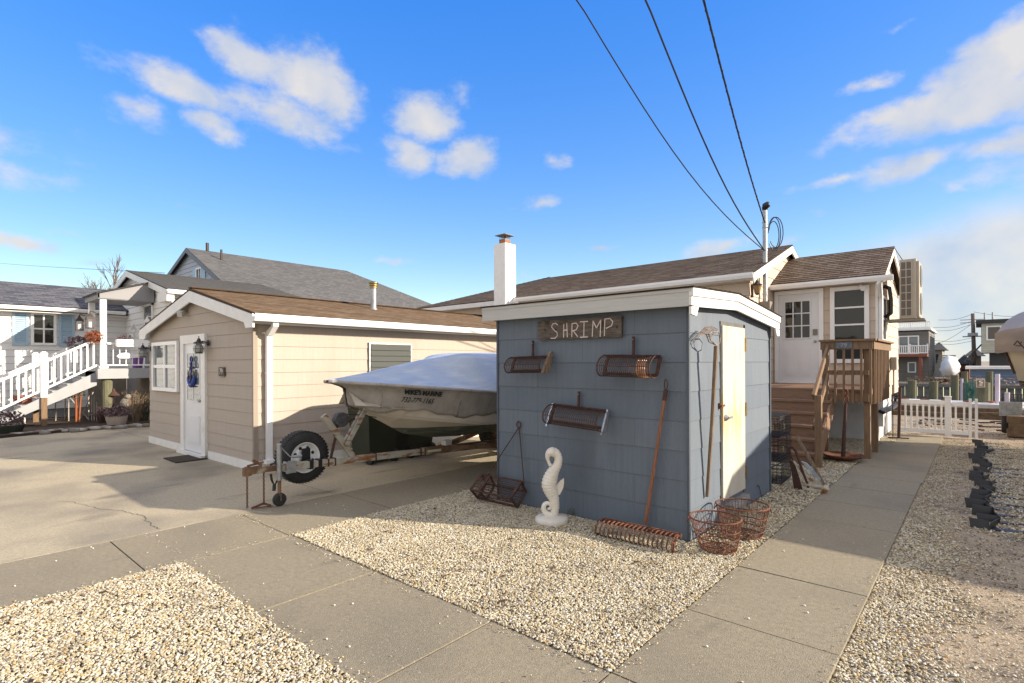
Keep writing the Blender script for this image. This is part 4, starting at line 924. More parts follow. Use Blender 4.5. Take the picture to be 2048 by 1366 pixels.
q = [cc+V(x*.2, y*.2, .25) for x, y in ((-1, -1), (1, -1), (1, 1), (-1, 1))]; m.add(q+[p+UP*.015 for p in q]+[cc+UP*.34], [(3, 2, 1, 0), (0, 1, 5, 4), (1, 2, 6, 5), (2, 3, 7, 6), (3, 0, 4, 7), (4, 5, 8), (5, 6, 8), (6, 7, 8), (7, 4, 8)])
m.build('chimney_cap', M_metalg, ch)
# entry bay
by = 13.35; bx = -1.57; byb = 17.1; bry = 14.75; brz = 4.24; bez = 3.42
m = MB(); m.box((hx, by+.02, .86), (bx-.02, byb, bez-.05)); m.prism([(bx-.02, by+.02, bez-.06), (bx-.02, byb, bez-.06), (bx-.02, bry, brz-.09)], (hx-bx, 0, 0))
m.lap((hx, by, 0), XX, UP, -YY, [(0, .86), (bx-hx, .86), (bx-hx, bez-.03), (0, bez-.03)], .267, .010, .1)
m.lap((bx, by, 0), YY, UP, XX, [(0, .86), (byb-by, .86), (byb-by, bez-.03), (bry-by, brz-.05), (0, bez-.03)], .267, .010, .1)
m.build('entry_wall', M_tan_main, house)
m = MB(); roof_plane(m, (hx+.02, by-.25, bez), (bx+.16, by-.25, bez), (bx+.16, bry, brz), (hx+.02, bry, brz)); roof_plane(m, (bx+.16, byb+.3, bez), (hx+.02, byb+.3, bez), (hx+.02, bry, brz), (bx+.16, bry, brz)); m.build('entry_roof', M_roofd, house)
m = MB()
for (ya, za, yb, zb) in ((by-.25, bez-.03, bry, brz-.03), (byb+.3, bez-.03, bry, brz-.03)): m.prism([(bx+.13, ya, za), (bx+.13, yb, zb), (bx+.13, yb, zb-.15), (bx+.13, ya, za-.13)], (.03, 0, 0))
m.box((hx+.02, by-.24, bez-.13), (bx+.13, by-.012, bez-.10)); m.build('entry_fascia', M_white, house)
gutter(house, (hx+.02, by-.255, bez-.14), (bx+.3, by-.255, bez-.14), (0, -1, 0), name='entry_gutter')
m = MB(); m.box((hx, by+.03, 0), (bx-.012, 15.7, .85)); m.build('skirt', M_skirt, house)
m = MB(); m.cyl((bx-.25, 16.9, 0), (bx-.25, 16.9, .86), .13, n=12); m.build('piling', M_oldp, house)
m = MB(); m.box((bx-.035, by-.014, .0), (bx+.012, by-.0, bez-.1)); m.box((bx, by-.0, .0), (bx+.014, by+.06, bez-.1)); m.build_each('corner_board', M_white, house)
m = MB(); m.prism([(bx+.03, by-.33, bez-.13), (bx+.11, by-.33, bez-.13), (bx+.11, by-.33, bez-.24), (bx+.09, by-.05, bez-.48), (bx+.02, by-.05, bez-.42), (bx+.03, by-.33, bez-.22)], (0, .08, 0)); m.box((bx+.02, by+.01, .3), (bx+.085, by+.075, bez-.3)); m.build('downspout', M_whitec, house)
# entry door
p0 = ony(1558.5, 765, by); p1 = ony(1639, 767, by); dz1 = ony(1600, 588, by).z; dz0 = 1.20
m = MB(); f = .085; m.box((p0.x-f, by-.05, dz0-.03), (p0.x, by, dz1+f)); m.box((p1.x, by-.05, dz0-.03), (p1.x+f, by, dz1+f)); m.box((p0.x-.001, by-.048, dz1), (p1.x+.001, by, dz1+f)); m.box((p0.x, by-.07, dz0-.04), (p1.x, by, dz0)); m.build('door_frame', M_whitec, house)
m = MB(); m.box((p0.x+.004, by-.03, dz0), (p1.x-.004, by-.005, dz1-.004)); W_ = p1.x-p0.x
for k in (0, 1):
    a = p0.x+.12+k*(W_-.24)/2+.01; b = a+(W_-.24)/2-.06; m.box((a, by-.037, dz0+.14), (b, by-.03, dz0+.74)); m.box((a+.035, by-.043, dz0+.18), (b-.035, by-.037, dz0+.70))
dr = m.build('entry_door', M_doorw, house)
a, b, c, d = p0.x+.13, p1.x-.17, dz0+.98, dz1-.16
m = MB()
for i in range(4): x = a+(b-a)*i/3; m.box((x-.012, by-.045, c), (x+.012, by-.03, d))
for i in range(4): z = c+(d-c)*i/3; m.box((a-.012, by-.044, z-.012), (b+.012, by-.03, z+.012))
m.build('pane_frame', M_doorw, dr)
m = MB(); m.box((a, by-.036, c), (b, by-.031, d)); m.build('pane', M_glass, dr)
m = MB(); m.ball((p1.x-.07, by-.075, dz0+.9), .03, 10); m.cyl((p1.x-.07, by-.03, dz0+.9), (p1.x-.07, by-.06, dz0+.9), .012); m.build('handle', M_galv, dr, True)
m = MB(); m.box((p1.x-.12, by-.055, dz0+1.04), (p1.x-.03, by-.03, dz0+1.17)); m.build('keypad', M_metalg, dr)
q0 = ony(1661, 690, by); q1 = ony(1738.5, 568, by)
pane_window(house, (q0.x, by-.012, 1.62), XX, UP, q1.x-q0.x, q1.z-1.62-.02, 1, 4, frame=.085, depth=.055, bar=.035)
pane_window(house, (bx+.012, by+.45, 1.62), YY, UP, .62, 1.45, 1, 3, frame=.06, depth=.03, bar=.03, name='side_window')
# security camera on entry fascia and flood lights
m = MB(); m.cyl((bx-.28, by-.02, 3.22), (bx-.28, by-.10, 3.20), .02); m.cyl((bx-.28, by-.10, 3.22), (bx-.22, by-.22, 3.16), .05, n=16); tag(m.build('security_camera', M_whitec), 'small white camera under the entry gutter above the tall window', 'camera')
# ac unit
ac = thing('ac_unit', 'tall beige split air conditioner condenser on a wall bracket by the entry', 'air conditioner', (-1.3, 14.3, 2.5))
ax0, ax1, ay0, ay1, az0, az1 = -1.27, -.985, 14.15, 15.1, 2.57, 3.83
m = MB(); m.box((ax0, ay0+.008, az0), (ax1, ay1, az1)); m.box((ax1, ay0+.05, az0+.03), (ax1+.05, ay1-.05, az1-.05)); m.build('case', M_acb, ac)
for zc_ in (2.9, 3.5):
    m = MB(); m.lathe((ax1+.05, (ay0+ay1)/2, zc_), [(.24, 0), (.24, .012), (.20, .016), (.06, .016)], 24, XX); m.build('fan_guard', MATS['dark_jamb'], ac)
m = MB(); m.tube([(bx+.16, 14.75, 4.2), (ax0+.05, ay0+.2, az1)], .008, 4); m.build('stay_wire', M_blackp, ac)
m = MB(); gx0, gx1, gz0, gz1 = ax0+.02, ax1-.075, az0+.05, az1-.05
for i in range(3): x = gx0+(gx1-gx0)*i/2; m.box((x-.009, ay0-.004, gz0), (x+.009, ay0+.008, gz1))
for i in range(8): z = gz0+(gz1-gz0)*i/7; m.box((gx0-.009, ay0-.003, z-.009), (gx1+.009, ay0+.008, z+.009))
m.build('grille', M_acb, ac)
m = MB(); m.box((gx0, ay0+.002, gz0), (gx1, ay0+.007, gz1)); m.build('coil', mat('coil_dark', (.14, .125, .11), (.09, .08, .07), 200, .7), ac)
m = MB(); 
for y in (ay0+.15, ay1-.15): m.beam((bx+.02, y, az0-.02), (ax1+.12, y, az0-.02), .04, .04); m.beam((bx+.02, y, az0-.02), (bx+.02, y, az0+.5), .04, .04)
m.box((bx+.05, ay0-.02, az0-.06), (ax1+.15, ay0+.05, az0-.02)); m.build('bracket', M_metalg, ac)
m = MB(); m.tube([(bx+.02, ay0+.1, 3.3), (bx+.12, ay0+.02, 3.25), (bx+.15, ay0+.0, 3.0), (bx+.15, ay0, 2.7), (bx+.05, ay0+.05, 2.62)], .04, 8); m.build('line_set', M_blackp, ac)
# utility box on the right wall
m = MB(); m.box((bx+.014, 15.3, 1.45), (bx+.13, 15.5, 1.75)); m.tube([(bx+.07, 15.4, 1.45), (bx+.07, 15.4, .9), (bx+.02, 15.45, .7)], .018, 6); tag(m.build('junction_box', M_metalg), 'grey junction box with conduit on the sunny entry side wall', 'electric box')

# service mast and wires
MX, MY = -3.47, 12.33
ms = thing('service_mast', 'galvanised electric service mast with weatherhead rising past the roof edge', 'mast', (MX, MY, 2.5))
m = MB(); m.cyl((MX, MY, 2.95), (MX, MY, 4.95), .045, n=14); m.build('pipe', M_galv, ms)
m = MB()
for z in (3.1, 4.05, 4.55, 4.66): m.lathe((MX, MY, z), [(.055, 0), (.055, .03)], 14)
m.tube([(MX+.05, MY, 4.56), (MX+.09, MY-.05, 4.56)], .01, 5); m.build_each('clamp', M_galv, ms)
m = MB(); m.lathe((MX, MY, 4.93), [(.05, 0), (.055, .04), (.06, .07)], 14); m.tube([(MX, MY, 4.97), (MX+.02, MY-.02, 5.04), (MX+.06, MY-.06, 5.04), (MX+.09, MY-.09, 4.98)], [.06, .065, .06, .045], 10); m.build('weatherhead', M_blackp, ms, True)
m = MB(); m.box((MX-.15, MY-.1, 2.72), (MX+.12, MY+.1, 2.95)); m.build('meter_base', M_metalg, ms)
c = V(MX+.08, MY+.04, 4.35)
for k, (ra, rb, dx) in enumerate(((.17, .33, .16), (.15, .36, .12), (.13, .30, .10))):
    m = MB(); m.tube([c+V(.6575*0+.7538*(dx+ra*math.cos(a))*.9, .6575*(dx+ra*math.cos(a))*.9, rb*math.sin(a)+.1-.03*k) for a in [PI*.95-i*PI*1.75/16 for i in range(17)]], .010, 6); m.build('cable_loop', M_blackp, ms)
def wire(label, M0, q, ext, sag, r=.009, twist=False):
    m = MB(); P0 = Vector(M0); P1 = q; dirn = (P1-P0); P2 = P0+dirn*ext; n = 40; pts = []
    for i in range(n+1):
        f = i/n; p = P0.lerp(P2, f); p.z += 4*sag*(f*f-f) + 4*sag*(1/ext-1/ext**2)*f*ext if False else 0; 
        p.z -= sag*math.sin(PI*min(1, f*ext)); pts.append(p)
    m.tube(pts, r, 6)
    if twist:
        m.tube([p+V(.012*math.cos(i*1.3), 0, .012*math.sin(i*1.3)) for i, p in enumerate(sum([[pts[k].lerp(pts[k+1], j/8) for j in range(8)] for k in range(n)], []))], .007, 5)
    return tag(m.build('overhead_wire', M_blackp), label, 'wire', 'service wires running to the mast')
wire('leftmost overhead wire, thin, reaching the lower mast clamp', (MX, MY, 4.05), ony(1155, 0, 6.2), 3.0, .42, .010)
wire('middle overhead wire between the two outer service wires', (MX, MY, 4.05), ony(1292, 0, 6.2), 3.0, .34, .013)
wire('twisted overhead service cable, rightmost, reaching the mast top', (MX, MY, 4.66), ony(1407, 0, 6.2), 3.0, .12, .014, True)
# coach lantern on main gable wall
lw = onx(1503, 575, hx+.02); L_ = lw
t = thing('coach_lantern', 'black curled arm lantern with amber glass beside the service mast', 'lantern', tuple(lw))
L_ = onx(1503, 578, hx+.015)
m = MB(); cq = onx(1514, 561, hx+.16); m.beam(L_+V(.01, 0, -.18), L_+V(.01, 0, .10), .02, .05, up=XX); m.tube([L_+V(.01, 0, -.05), L_+V(.04, .02, .16), L_.lerp(cq, .5)+V(0, 0, .20), cq+V(0, 0, .14), cq+V(0, 0, .05)], .011, 6); m.build('arm', M_lant, t)
c = cq
m = MB(); m.lathe(c, [(.012, .05), (.02, 0), (.06, -.06), (.10, -.09), (.095, -.105)], 10); m.lathe(c, [(.02, -.30), (.035, -.28), (.045, -.27)], 10); m.build('cap', M_lant, t)
m = MB(); m.lathe(c, [(.075, -.105), (.045, -.27)], 10); m.build('glass', M_amber, t)
m = MB()
for k in range(10): a = k*PI/5; m.tube([c+V(.078*math.cos(a), .078*math.sin(a), -.105), c+V(.047*math.cos(a), .047*math.sin(a), -.27)], .004, 4)
m.build('cage', M_lant, t)

# ================================================================== WOODEN STAIRS
stt = thing('entry_stairs', 'brown painted wooden stairs and landing with railing leading to the entry door', 'stairs', (-2.5, 10, 0))
PZ = 1.17; sy0 = 10.85; sx0, sx1 = -3.5, -1.95
m = MB()
for k in range(9): y = sy0+.0+k*.278; m.box((hx+.02, y+.003, PZ-.035), (-1.36, y+.272, PZ))
m.build('landing', M_deck, stt)
m = MB(); m.box((hx+.02, sy0+.02, PZ-.19), (-1.38, sy0+.05, PZ-.036)); m.box((-1.41, sy0+.05, PZ-.19), (-1.38, by-.02, PZ-.036)); m.build('rim_joist', M_deck, stt)
ns = 6; rise = PZ/ns; run = .275
for k in range(1, ns):
    z = PZ-rise*k; y1 = sy0-run*(k-1); m = MB(); m.box((sx0, y1-run-.03, z-.04), (sx1+.03, y1-.002, z)); m.build('step', M_deck, stt)
m = MB()
for k in range(0, ns):
    z = PZ-rise*k; y1 = sy0-run*k; m.box((sx0+.01, y1-.0, z-rise+.003), (sx1, y1+.02, z-.042))
m.build('riser', M_deck, stt)
m = MB(); m.prism([(sx1, sy0+.03, PZ-.05), (sx1, sy0-run*(ns-1)-.05, .14), (sx1, sy0-run*(ns-1)-.05, 0), (sx1, sy0-run*(ns-1)+.3, 0), (sx1, sy0+.03, PZ-.38)], (.035, 0, 0)); m.build('stringer', M_deck, stt)
# posts
def post(x, y, z0, z1, w=.09, mt=M_post, name='post'): m = MB(); m.box((x-w/2, y-w/2, z0), (x+w/2, y+w/2, z1)); return m.build(name, mt, stt)
post(-1.87, 9.38, 0, 1.13); post(-2.06, 10.9, 0, 2.0); post(-1.42, 10.815, 0, 1.98, .088); post(-1.42, 11.7, 0, 1.98, .088)
m = MB(); m.beam((-1.87-.06, 9.34, 1.10), (-2.06+.07, 10.80, 1.96), .04, .10); m.beam((-1.87-.06, 9.36, .62), (-2.06+.07, 10.80, 1.45), .035, .09); m.build('stair_rail', M_post, stt)
m = MB(); fy = 10.70; m.box((-2.10, fy, 1.86), (-1.33, fy+.04, 2.00)); m.box((-2.12, fy-.04, 2.0), (-1.28, fy+.10, 2.035)); m.box((-1.35, fy+.03, 1.86), (-1.31, by-.3, 2.0)); m.box((-1.40, fy+.10, 2.0), (-1.26, by-.3, 2.034))
m.build('top_rail', M_post, stt)
m = MB(); m.box((-2.08, fy+.037, 1.42), (-1.39, fy+.067, 1.50)); m.box((-2.08, fy+.037, .97), (-1.39, fy+.067, 1.09)); m.box((-1.372, fy+.1, .97), (-1.346, by-.3, 1.09)); m.box((-1.372, fy+.1, 1.42), (-1.346, by-.3, 1.50)); m.build('lower_rail', M_post, stt)
for k in range(6): x = -2.02+k*.128; m = MB(); m.box((x, fy+.002, .93), (x+.036, fy+.036, 1.86)); m.build('baluster', M_post, stt)
for k in range(11): y = fy+.12+k*.19; m = MB(); m.box((-1.345, y, .93), (-1.312, y+.036, 1.86)); m.build('baluster', M_post, stt)
pl = thing('number_plaque', 'grey plaque reading 79 fixed to the wooden stair railing', 'sign', (-1.75, fy-.02, 1.93))
m = MB(); m.box((-1.86, fy-.022, 1.875), (-1.62, fy-.002, 1.985)); m.build('board', mat('grey_slate', (.16, .17, .19), (.10, .11, .13), 20, .7), pl)
text('79', .10, M_dark, 'numerals', pl, (-1.74, fy-.026, 1.93), XX, UP)
for o in list(COL.objects):
    if o.name.startswith('numerals') and o.parent == pl: o.data.materials[0] = mat('light_numeral', (.35, .36, .38))

# mushroom anchor
ma = thing('mushroom_anchor', 'rusty mushroom anchor with long shank standing under the wooden railing', 'anchor', (-1.70, 10.35, 0))
c = V(-1.70, 10.33, .03); m = MB(); m.lathe(c, [(.05, -.02), (.16, -.005), (.26, .03), (.31, .075), (.30, .08), (.24, .045), (.12, .02), (.0, .015)], 36, capt=False); m.build('bowl', M_rust, ma, True)
m = MB(); m.tube([c, c+V(.02, .01, .55), c+V(.04, .02, .92)], [.033, .026, .022], 8); m.build('shank', M_rustd, ma)
m = MB(); 
for z, r in ((1.0, .05), (1.11, .04)): m.tube([c+V(.045+r*.6*math.cos(a), .02, z+r*1.2*math.sin(a)) for a in [i*PI/6 for i in range(12)]], .012, 6, True)
m.build('shackle', M_rust, ma)

# crab traps behind the shed
def crab_trap(label, x, y, z, rz=0, s=.6, h=.3):
    t = thing('crab_trap', label, 'crab trap', (x, y, z), rz, 'wire crab traps stacked behind the shed')
    inv = Matrix.Translation((x, y, z)) @ Matrix.Rotation(rz, 4, 'Z'); m = MB(); n = 11; r = .0042
    for k in range(n+1):
        a = -s/2+s*k/n
        for u, v in (((a, -s/2), (a, s/2)), ((-s/2, a), (s/2, a))):
            for zz_ in (.005, h): m.tube([inv @ V(*u, zz_), inv @ V(*v, zz_)], r, 3, cap=False)
        for p in ((a, -s/2), (a, s/2), (-s/2, a), (s/2, a)): m.tube([inv @ V(*p, 0), inv @ V(*p, h)], r, 3, cap=False)
    for k in range(1, 6):
        q = h*k/6; m.tube([inv @ V(a_, b_, q) for a_, b_ in ((-s/2, -s/2), (s/2, -s/2), (s/2, s/2), (-s/2, s/2))], r, 3, True)
    m.tube([inv @ V(a_, b_, h*.5+.02*math.sin(a_*30)) for a_, b_ in ((-s/2, 0), (-.1, .1), (.1, -.1), (s/2, 0))], .006, 4)
    m.build('cage', M_mesh, t)
    m = MB()
    for p in ((s/2, -.12), (-.15, -s/2), (.2, -s/2)):
        q = inv @ V(*p, h*.35)
        for k in range(3): m.tube([q+V(-.025, 0, k*.03), q+V(.025, 0, k*.03)], .003, 4)
        for k in (-1, 1): m.tube([q+V(.022*k, 0, 0), q+V(.022*k, 0, .06)], .003, 4)
    m.build('escape_ring', M_yel, t)
    m = MB(); m.tube([inv @ V(-.2+.05*i, .2*math.sin(i*1.7), .05+.02*i) for i in range(9)], .006, 4); m.build('bungee', M_rustd, t)
crab_trap('lowest black wire crab trap of the stack behind the shed', -2.30, 8.02, .01, .05)
crab_trap('middle black wire crab trap of the stack behind the shed', -2.32, 8.05, .33, -.03)
crab_trap('topmost black wire crab trap of the stack behind the shed', -2.31, 8.03, .645, .02, h=.27)

# leaning anchors and board
def ga(px, py, y): return ony(px, py, y)
t = thing('rusty_anchor', 'dark rusty folding anchor leaning on the crab traps', 'anchor', tuple(ong(1600, 988)))
yy_ = 7.62
m = MB(); pp = lambda a, b: ony(1500+a/5.69, 820+b/5.69, yy_)
m.prism([pp(430, 480), pp(455, 470), pp(560, 790), pp(600, 940), pp(540, 960), pp(500, 900)], (0, .03, 0)); m.build('fluke', M_rustd, t)
m = MB(); m.tube([pp(480, 420), pp(520, 470), pp(590, 680), pp(660, 860), pp(655, 950)], .016, 7); m.tube([pp(480, 420), pp(440, 440), pp(430, 500)], .012, 6); m.build('shank', M_rustd, t)
m = MB(); m.tube([pp(500, 950), pp(590, 960), pp(680, 970)], [.03, .035, .02], 8); m.tube([pp(560, 930), pp(640, 900)], .014, 6); m.build('crown', M_rustd, t)
t = thing('white_anchor', 'white and rusty anchor lying at the edge of the gravel beside the walk', 'anchor', tuple(ong(1645, 985)))
m = MB(); m.prism([pp(455, 550), pp(490, 580), pp(640, 740), pp(800, 860), pp(790, 900), pp(740, 870), pp(600, 740)], (0, .05, 0)); m.build('fluke', mat('chipped_white', (.50, .46, .38), (.40, .35, .26), 9, .7, stain=[((.25, .12, .05), 8, .55, .62, S1)]), t)
m = MB(); m.prism([pp(580, 585), pp(640, 610), pp(850, 830), pp(820, 850)], (0, .05, 0)); m.build('blade', mat('pale_blue_blade', (.36, .42, .46), (.28, .33, .36), 8, .6), t)
m = MB(); m.tube([pp(590, 835), pp(700, 860), pp(830, 880)], .02, 7); m.tube([pp(600, 890), pp(740, 920), pp(850, 920)], .026, 7); m.ball(pp(850, 900), .05, 8); m.tube([pp(850, 900), pp(840, 990)], .022, 7); m.build('stock', MATS['chipped_white'], t)
t = MB(); t.beam(pp(505, 305)+V(0, .1, 0), pp(845, 850)+V(0, .0, 0), .022, .034, up=(1, 0, .5)); tag(t.build('wooden_oar', M_pole), 'thin grey brown board leaning diagonally against the crab traps', 'board')

# black hose and poles by the gate
m = MB(); 
hz = [ong(1762, 818, .3)]
P = [onx(px, py, bx+.12) for px, py in ((1788, 790), (1791, 800), (1787, 810), (1778, 816), (1766, 820), (1760, 823))]
for k in range(3): m.tube([p+V(.02*k, .03*k, -.012*k) for p in P], .035, 8)
tag(m.build('black_hose', M_blackp), 'black corrugated hose bundle hanging off the entry corner', 'hose')
t = thing('iron_pole', 'rusty iron pole standing on a small cross foot next to the white gate', 'pole', (-1.25, 13.9, 0))
m = MB(); m.tube([(-1.27, 13.9, .02), (-1.25, 13.95, 1.1)], .03, 8); m.build('shaft', M_rustd, t)
m = MB(); m.tube([(-1.45, 13.85, .03), (-1.1, 13.95, .03)], .015, 6); m.tube([(-1.36, 13.8, .02), (-1.38, 13.95, 1.15)], .010, 6); m.build('foot', M_rustd, t)

# ================================================================== GATE AND FENCE
def picket(parent, x0, x1, y, z0, z1, n, m_=M_whitec, w=.035):
    mb = MB(); mb.box((x0, y-.02, z1-.09), (x1, y+.02, z1)); mb.box((x0, y-.02, z0), (x1, y+.02, z0+.09)); mb.build('rail', m_, parent)
    for k in range(n):
        x = x0+(x1-x0)*(k+.5)/n; mb = MB(); mb.box((x-w/2, y-.012, z0+.09), (x+w/2, y+.012, z1-.09)); mb.build('picket', m_, parent)
gy = 15.15
gt = thing('picket_gate', 'white vinyl picket gate closing the walk beside the entry', 'gate', (-1.3, gy, 0))
picket(gt, -1.42, -.56, gy, .05, .78, 8)
ft = thing('picket_fence', 'short white vinyl picket panel to the right of the gate', 'fence', (-.4, gy, 0))
picket(ft, -.44, -.16, gy, .05, .76, 2)
for x in (-.5,): m = MB(); m.box((x-.055, gy-.09, 0), (x+.055, gy+.02, .86)); m.box((x-.065, gy-.10, .86), (x+.065, gy+.03, .88)); m.build('post', M_whitec, ft)
for x in (-.13, -.03): m = MB(); m.box((x-.025, gy-.03, 0), (x+.025, gy+.03, .84)); m.build('end_post', M_whitec, ft)

# landscape edging
rn = random.Random(4)
for k in range(19):
    y = 7.1+k*.30+k*k*.006; x = .02+.05*math.sin(k*1.3)+rn.uniform(-.02, .02)
    t = thing('edging_panel', 'black plastic landscape edging piece sticking out of the sand right of the walk', 'edging', (x, y, 0), rn.uniform(-.25, .25), 'black edging panels in a row in the sand')
    m = MB(); h = rn.uniform(.05, .085); w = rn.uniform(.14, .20); q = rn.uniform(-.02, .02)
    m.prism([(-w/2, 0, -.04), (w/2, .02, -.04), (w/2+q, .05, h*.8), (-w/2+q, .03, h)], (0, .006, 0)); m.prism([(w/2-.01, 0, -.04), (w/2-.01, .42, -.04), (w/2, .42, h*.45), (w/2, .02, h*.8)], (.008, 0, 0)); m.build('panel', M_blackp, t, local=True)
    m = MB(); l = rn.uniform(.25, .6); y_ = rn.uniform(.08, .2); m.prism([(w/2, .02, -.028), (w/2, y_, -.028), (w/2+l, y_*.5+.05, -.028)], (0, 0, .012)); m.build('spike', M_blackp, t, local=True)

# ================================================================== BOAT AND TRAILER
BX = -6.1; BY0 = 3.5
def gw(s): return max(.03, 1.22*(1-math.exp(-s/1.1)))
def zs(s): return 1.43-.095*min(s, 2.2)
def zk(s):
    T = [(0.25, 1.25), (.57, 1.05), (.85, .83), (1.14, .67), (1.65, .56), (2.2, .52), (6, .50)]
    if s <= T[0][0]: return T[0][1]
    for (a, b), (c, d) in zip(T, T[1:]):
        if s <= c: return b+(d-b)*(s-a)/(c-a)
    return T[-1][1]
boat = thing('shrink_wrapped_boat', 'open motor boat on a trailer under white shrink wrap with stencilled phone number', 'boat', (BX, 6.2, .5))
def side(sg, f): return BX+sg*f
ST = [0, .06, .15]+[.25+.11*i for i in range(47)]
def zr(s):
    T = [(0, 1.45), (.5, 1.52), (1.1, 1.635), (1.7, 1.74), (1.95, 1.81), (2.9, 1.83), (3.2, 1.80), (4.2, 1.6), (5.4, 1.3)]
    for (a, b), (c, d) in zip(T, T[1:]):
        if s <= c: return b+(d-b)*(s-a)/(c-a)
    return T[-1][1]
def tw_(s):
    if s < 1.7: return .02+.06*s
    if s < 1.95: return .12+(s-1.7)*1.3
    return .45
rn = random.Random(3); m = MB(); rings = []
for s in ST:
    g_ = gw(s); row = []
    for sg in (1, -1):
        half = []
        for k in range(7):
            f = k/6; x = g_+(tw_(s)-g_)*f if tw_(s) < g_ else g_*(1-f)
            z = zs(s)+(zr(s)-zs(s))*(f**.9) - .035*math.sin(f*PI)*min(1, g_)
            fold = math.sin(f*PI)*min(1, s*2)*(.010*math.sin(s*13+f*5)+.008*math.sin(s*29-f*7)); half.append(V(BX+sg*x, BY0+s, z+fold+rn.uniform(-.004, .004)))
        row.append(half)
    rings.append(row[0]+row[1][::-1])
n = len(rings[0]); m.add([p for r in rings for p in r], [(i*n+k, (i+1)*n+k, (i+1)*n+k+1, i*n+k+1) for i in range(len(ST)-1) for k in range(n-1)] + [tuple(range((len(ST)-1)*n, len(ST)*n))])
cover = m.build('shrink_wrap', M_wrap, boat)
sm = cover.modifiers.new('s', 'SUBSURF'); sm.levels = 2; sm.render_levels = 2; sm.subdivision_type = 'CATMULL_CLARK'
for p in cover.data.polygons: p.use_smooth = True
# console frame panel on top
# wrap skirt
def skirt_pt(sg, s, v, e=0.0):
    g_ = gw(s); top = zs(s)-.005; drop = .34 if s > .25 else .30
    x = g_*(1-.02*v) - (.10+.06*min(1, s))*v*min(1, g_/.5)
    back = .22*min(1, v*4)*math.exp(-s*1.6)+.05*v*math.exp(-s)
    return V(BX+sg*(x+e), BY0+s+back, top-drop*v)
m = MB(); NV = 10; SS = [0.0, .05, .12]+[.2+.1*i for i in range(52)]
def wr(s, v):
    k = 1-.92*max(0, min(1, (s-.45)*6))*max(0, min(1, (2.05-s)*5))*max(0, min(1, (.95-v)*5))
    return k*(.016*math.sin(s*23+v*7)*v+.011*math.sin(s*61+v*3)*v+.008*math.sin(v*19+s*9)*v)
for sg in (1, -1):
    vs = []
    for s in SS:
        for k in range(NV+1):
            v = k/NV*(1+.10*math.sin(s*5.1)*1+.05*math.sin(s*17)); p = skirt_pt(sg, s, v, wr(s, v)); vs.append(p)
    m.add(vs, [(i*(NV+1)+k, i*(NV+1)+k+1, (i+1)*(NV+1)+k+1, (i+1)*(NV+1)+k) for i in range(len(SS)-1) for k in range(NV)])
sk = m.build('wrap_skirt', M_wrapd, boat, True)
so = sk.modifiers.new('t', 'SOLIDIFY'); so.thickness = .006; so.offset = -1
m = MB()
for sg in (1, -1): m.tube([V(BX+sg*(gw(s)+.012), BY0+s-.01, zs(s)+.0) for s in [0, .05, .12, .2, .35, .5, .7, .9, 1.2, 1.6, 2, 2.5, 3, 4, 5.4]], .022, 8)
m.build('rub_rail', M_wrapd, boat, True)
# hull
def hull_sec(s):
    w = max(.0, (skirt_pt(1, s, .9).x-BX)); c_ = max(.0, .98*(1-math.exp(-max(0, s-.45)/.95))); zc = .98-.22*min(1, max(0, s-.45)/1.6)
    k = zk(s); zc = max(zc, k+.01); zt_ = zs(s)-.28
    pts = [(0, k), (c_*.5, k+(zc-k)*.42), (c_, zc), (c_+(w-c_)*.3, zc+.04), (w*.97, zt_)]
    return pts
HS = [.27, .4, .57, .7, .85, 1.0, 1.14, 1.4, 1.65, 1.9, 2.2, 2.6, 3, 3.6, 4.4, 5.35]
WL = .765
def hull(lower):
    m = MB()
    for sg in (1, -1):
        for a, b in zip(HS, HS[1:]):
            A, B = hull_sec(a), hull_sec(b)
            for i in range(4):
                q = [(A[i][0], a, A[i][1]), (B[i][0], b, B[i][1]), (B[i+1][0], b, B[i+1][1]), (A[i+1][0], a, A[i+1][1])]
                # cut by waterline
                out = []; 
                for j in range(4):
                    p, r_ = q[j], q[(j+1) % 4]; ip = (p[2] < WL) == lower; ir = (r_[2] < WL) == lower
                    if ip: out.append(p)
                    if ip != ir: f = (WL-p[2])/(r_[2]-p[2]); out.append(tuple(p[t]+(r_[t]-p[t])*f for t in range(3)))
                if len(out) >= 3:
                    P = [V(BX+sg*p[0], BY0+p[1], p[2]) for p in out]; m.face(P if sg > 0 else P[::-1])
    if not lower: A = hull_sec(HS[-1]); m.face([V(BX+p[0], BY0+HS[-1], p[1]) for p in A]+[V(BX-p[0], BY0+HS[-1], p[1]) for p in A[::-1][:-1]])
    return m
h_ = hull(False).build('hull', M_hull, boat); hull(True).build('bottom_paint', M_bott, h_)
for nm, s0, sz, v0, st_ in (("MIKE'S MARINE", .70, .090, .30, 'lettering'), ("732-779-1165", .67, .094, .60, 'phone_number')):
    def fn(co, s0=s0, v0=v0): 
        s = s0+co.x*.78; v = v0-co.y/.34; p = skirt_pt(1, s, v, wr(s, v)); return p + V(.026+co.z, -.014, 0)
    text(s_ := nm, sz, M_ink, st_, boat, (0, 0, 0), XX, UP, depth=.002, center=False, fn=fn, shear=.25, bold=.0032 if st_ == 'lettering' else .0008)

